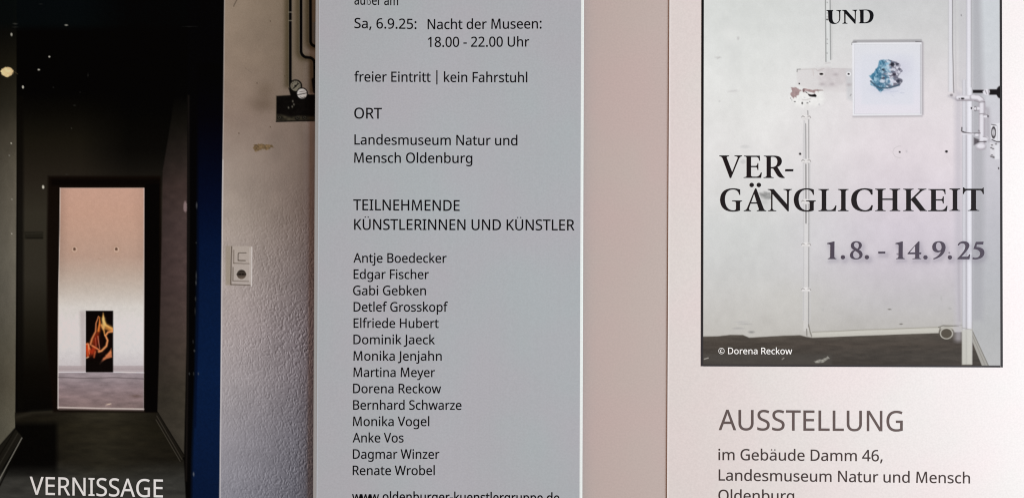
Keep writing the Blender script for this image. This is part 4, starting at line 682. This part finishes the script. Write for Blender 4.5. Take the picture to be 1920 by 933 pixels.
G_I2 = quad('1110,78 1228,78 1228,87 ~1197,89 1195,106 1195,296 ~1197,314 1228,315 1228,322 1110,322 1110,315 ~1144,313 1146,296 1146,106 ~1144,89 1110,87')
G_T = quad('1258,66 1270,66 1278,80 1470,80 1478,66 1483,66 1487,138 1475,138 ~1468,99 1440,98 1400,98 1400,295 ~1402,313 1436,315 1436,322 1310,322 1310,315 ~1346,313 1347,295 1347,98 1310,98 ~1274,99 1268,138 1257,138')
G_U = quad('500,138 590,138 590,147 ~580,149 580,168 580,240 ~582,312 625,312 ~672,308 672,240 670,168 ~668,149 633,147 633,138 700,138 700,147 ~686,149 686,168 686,245 ~684,325 600,327 ~527,325 525,240 523,168 ~521,149 500,147')
G_N3 = quad('710,136 765,136 882,265 882,165 ~880,147 850,145 850,135 915,134 915,143 ~898,146 896,165 892,322 880,322 757,187 757,295 ~760,313 782,314 782,322 715,322 715,314 ~738,312 740,295 738,165 ~734,147 710,146')
G_D = [quad('937,133 1040,131 ~1135,135 1135,212 ~1130,310 1030,317 935,317 935,309 ~955,307 955,290 953,158 ~950,143 937,142'), quad('1000,145 ~1012,142 1030,142 ~1085,150 1085,222 ~1080,300 1015,303 1000,303')]
D8 = [quad('90,652 ~150,655 152,697 ~150,728 118,745 ~160,765 160,800 ~155,850 88,852 ~22,850 22,805 ~25,770 65,748 ~30,728 32,700 ~35,655'), quad('92,665 ~120,668 120,700 ~118,725 105,736 ~65,718 65,695 ~68,667'), quad('78,758 ~125,780 127,808 ~125,838 92,840 ~58,838 56,800 ~58,770')]
D1 = quad('520,673 595,655 600,655 598,820 ~600,838 620,841 620,848 527,848 527,841 ~552,838 553,820 555,700 ~553,683 520,684')
D4 = [quad('770,655 782,655 780,775 803,775 800,795 780,795 780,828 ~782,841 800,842 800,848 706,848 706,842 ~735,841 736,828 736,795 653,795 653,785'), [(735, 702), (735, 775), (675, 775)]]
D9 = [quad('997,652 ~1065,655 1068,722 ~1060,820 938,852 932,841 ~1000,815 1018,762 ~1002,775 980,775 ~922,770 922,715 ~925,655'), quad('992,665 ~1022,668 1025,720 ~1022,752 1000,757 ~965,755 962,705 ~965,667')]
D2 = quad('1200,695 ~1215,655 1265,652 ~1325,655 1328,700 ~1325,740 1240,822 1300,822 ~1320,820 1325,795 1337,797 1328,850 1198,850 1198,840 ~1285,755 1285,710 ~1283,676 1250,676 ~1225,676 1210,702')
D5 = quad('1400,660 1483,658 1478,688 1410,688 1403,714 ~1490,722 1492,775 ~1490,845 1395,852 ~1372,852 1360,846 1368,828 ~1385,836 1400,834 ~1445,827 1447,785 ~1442,742 1372,738')
dates = [c2(D1, -747), circ(1580.6, 481.9, 4)]+[c2(P) for P in D8]+[circ(1625.5, 481.8, 4)]+[c2([(332, 766), (408, 766), (408, 788), (332, 788)]), c2(D1)]+[c2(P) for P in D4]+[circ(1735.4, 482.2, 4)]+[c2(P) for P in D9]+[circ(1781.2, 482.2, 4), c2(D2), c2(D5)]
for k, P in enumerate(dates):      # the printed soft drop shadow of the dates
    xs = [p[0] for p in P]; ys = [p[1] for p in P]
    if k in (3, 4, 9, 12): continue
    Pp = P[::3] if len(P) > 24 else P
    sl = c.box(min(xs), max(xs), min(ys), max(ys), 18); x, y = c.X[sl], c.Y[sl]
    d = np.maximum(c.sdf(x-3.0, y-4.5, Pp), 0); c.put(sl, 0.3*np.exp(-(d/4.6)**1.5), (136, 129, 141))
c.ell(1779.8, 473.6, 1.6, 1.5, (110, 100, 112), 0.9, 0.7); c.ell(1683, 476, 2, 1.6, (120, 110, 122), 0.8)
c.C = c.C+(RNG.random(c.X.shape)-0.5)[..., None]*5.5
c.label(1, FR); c.label(2, [(1776, -70), (1791, -70), (1793, 175), (1803, 178), (1803, -70), (1822, -70), (1826, 165), (1880, 160), (1880, 186), (1852, 186), (1854, 282), (1826, 282), (1824, 690), (1803, 690), (1803, 190), (1776, 190)])
c.label(3, [(1310, 631), (1523, 632), (1803, 622), (1803, 692), (1310, 692)]); c.label(4, [(1505, 204), (1519, 204), (1520, 626), (1504, 626)])
c.label(5, [(1547, -70), (1558, -70), (1558, 118), (1547, 118)])
c.meshes(zC, 0.00003, [('printed_photo', None), ('printed_picture', 'printed white frame with blue grey crystal drawing'), ('printed_pipes', 'printed white painted pipes'), ('printed_floor', 'printed dark brown floor'), ('printed_conduit', 'printed lower wall conduit with clamps'), ('printed_conduit', 'printed upper wall conduit')], PM, C)

# black border line round the cover photo
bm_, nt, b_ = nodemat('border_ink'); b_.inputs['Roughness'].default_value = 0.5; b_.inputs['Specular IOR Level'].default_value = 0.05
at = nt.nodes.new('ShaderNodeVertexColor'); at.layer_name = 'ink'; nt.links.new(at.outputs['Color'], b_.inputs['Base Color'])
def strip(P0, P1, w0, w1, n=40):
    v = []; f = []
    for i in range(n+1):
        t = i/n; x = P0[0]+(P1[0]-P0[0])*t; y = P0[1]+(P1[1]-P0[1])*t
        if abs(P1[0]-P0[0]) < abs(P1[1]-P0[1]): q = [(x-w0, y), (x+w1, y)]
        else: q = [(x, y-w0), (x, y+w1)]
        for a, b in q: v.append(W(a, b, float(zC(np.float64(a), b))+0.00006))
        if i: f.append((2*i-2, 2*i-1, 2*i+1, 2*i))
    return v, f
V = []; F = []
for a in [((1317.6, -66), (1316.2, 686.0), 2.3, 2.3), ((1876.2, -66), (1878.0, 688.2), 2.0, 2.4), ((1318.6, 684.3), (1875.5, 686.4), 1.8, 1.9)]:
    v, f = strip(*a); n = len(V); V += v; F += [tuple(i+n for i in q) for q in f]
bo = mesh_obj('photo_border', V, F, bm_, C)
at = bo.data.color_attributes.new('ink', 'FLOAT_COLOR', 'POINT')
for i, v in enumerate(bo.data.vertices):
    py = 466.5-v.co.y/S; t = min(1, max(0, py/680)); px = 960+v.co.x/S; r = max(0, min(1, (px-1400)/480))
    g = 0.004+0.030*t*t+0.018*r*(1-t); at.data[i].color = (g*1.1, g*0.95, g*0.95, 1)  # glare haze painted into the black: lighter downward and towards the upper right

t_ = fill([c1(G_V), c1(G_E)]+[c1(P) for P in G_R]+[c1(G_HY)], 'lettering', warmblack, C, zC, 0.00008); t_['label'] = 'black serif lettering VER-'
dots = [c1(circ(499, 479, 30)), c1(circ(595, 479, 30))]
t_ = fill([c1(G_G)]+[c1(P) for P in G_A]+dots+[c1(G_N), c1(G_G, 992), c1(G_L), c1(G_I), c2(G_C), c2(G_H), c2(G_K), [(1740.06+(x-390)/7.177*1.07, 280+(y+531.5-84)/7.177+0.1) for x, y in G_E], c2(G_I2), c2(G_T)], 'lettering', ink('soft_black_ink', (0.013, 0.010, 0.010)), C, zC, 0.00008)  # black print, slight haze lift put into the ink colour
t_['label'] = 'black serif lettering GÄNGLICHKEIT'
t_ = fill([c3(G_U), c3(G_N3)]+[c3(P) for P in G_D], 'lettering', black, C, zC, 0.00008); t_['label'] = 'black serif lettering UND'
t_ = fill(dates, 'lettering', datei, C, zC, 0.00008); t_['label'] = 'violet grey serif lettering 1.8. - 14.9.25'
o_ = lambda s: s
text('© Dorena Reckow', 1346.9, 1485.2, 663.1, 663.4, 12.1, cream, C, lambda x, y: zC(x, y)+0.00004, offset=-0.15)
text('AUSSTELLUNG', 1347.8, 1692.6, 805.4, 807.7, 37.8, greyink, C, zC, 'large brownish grey heading AUSSTELLUNG')
text('im Gebäude Damm 46,', 1347.3, 1654.8, 861.5, 863.8, 20.8, hazedink, C, zC)
text('Landesmuseum Natur und Mensch', 1347.8, 1818.7, 899.8, 905.2, 20.8, hazedink, C, zC)
text('Oldenburg', 1347.3, 1489, 938.0, 938.8, 20.8, hazedink, C, zC)
text('VERNISSAGE', 56, 305.3, 925.9, 931.3, 33.2, coolcream, A, lambda x, y: zA(x, y)+0.00004, 'large white heading VERNISSAGE')

# ------------------------------------------------------------------ text of the grey card
for a in [('außer am', 664.8, 746.3, 9, 10.3, 18.6), ('Sa, 6.9.25:', 664.8, 780.7, 53, 54.7, 18.8), ('Nacht der Museen:', 802.1, 1015.3, 55.2, 53.8, 18.8), ('18.00 - 22.00 Uhr', 802.5, 992.2, 88.4, 87.6, 18.6),
          ('freier Eintritt | kein Fahrstuhl', 664.5, 988.5, 153.2, 154.6, 18.8), ('ORT', 664.5, 716, 222.2, 222.6, 20), ('Landesmuseum Natur und', 664.8, 970, 271.1, 272.6, 18.8), ('Mensch Oldenburg', 664.2, 885.5, 305, 305.6, 18.8),
          ('TEILNEHMENDE', 662.6, 861.7, 393.8, 395.2, 20), ('KÜNSTLERINNEN UND KÜNSTLER', 664.2, 1077, 430.5, 431.6, 19.9)]:
    text(*a, black, B, zB)
for a in [('Antje Boedecker', 662.9, 837.3, 492, 492.4), ('Edgar Fischer', 663.3, 804, 522.4, 522.7), ('Gabi Gebken', 662.2, 798.6, 552.9, 553), ('Detlef Grosskopf', 663.2, 839.8, 583.5, 583.7), ('Elfriede Hubert', 663.2, 822.4, 614, 614.2), ('Dominik Jaeck', 662.9, 815.4, 644.6, 644.8),
          ('Monika Jenjahn', 662.9, 828.1, 675.3, 675.5), ('Martina Meyer', 662.9, 815.6, 705.9, 706.1), ('Dorena Reckow', 662.3, 827, 736.3, 736.5), ('Bernhard Schwarze', 662.3, 865.2, 767.1, 767.4), ('Monika Vogel', 662, 804.8, 797.8, 797.9), ('Anke Vos', 661.4, 756.6, 828.4, 828.5),
          ('Dagmar Winzer', 661.9, 823.8, 859, 859.1), ('Renate Wrobel', 661.6, 815.1, 889.6, 889.6)]:
    text(*a, 17.6, black, B, zB)
text('www.oldenburger-kuenstlergruppe.de', 660.4, 1048.6, 938.3, 941, 18.0, black, B, zB, offset=0.07)
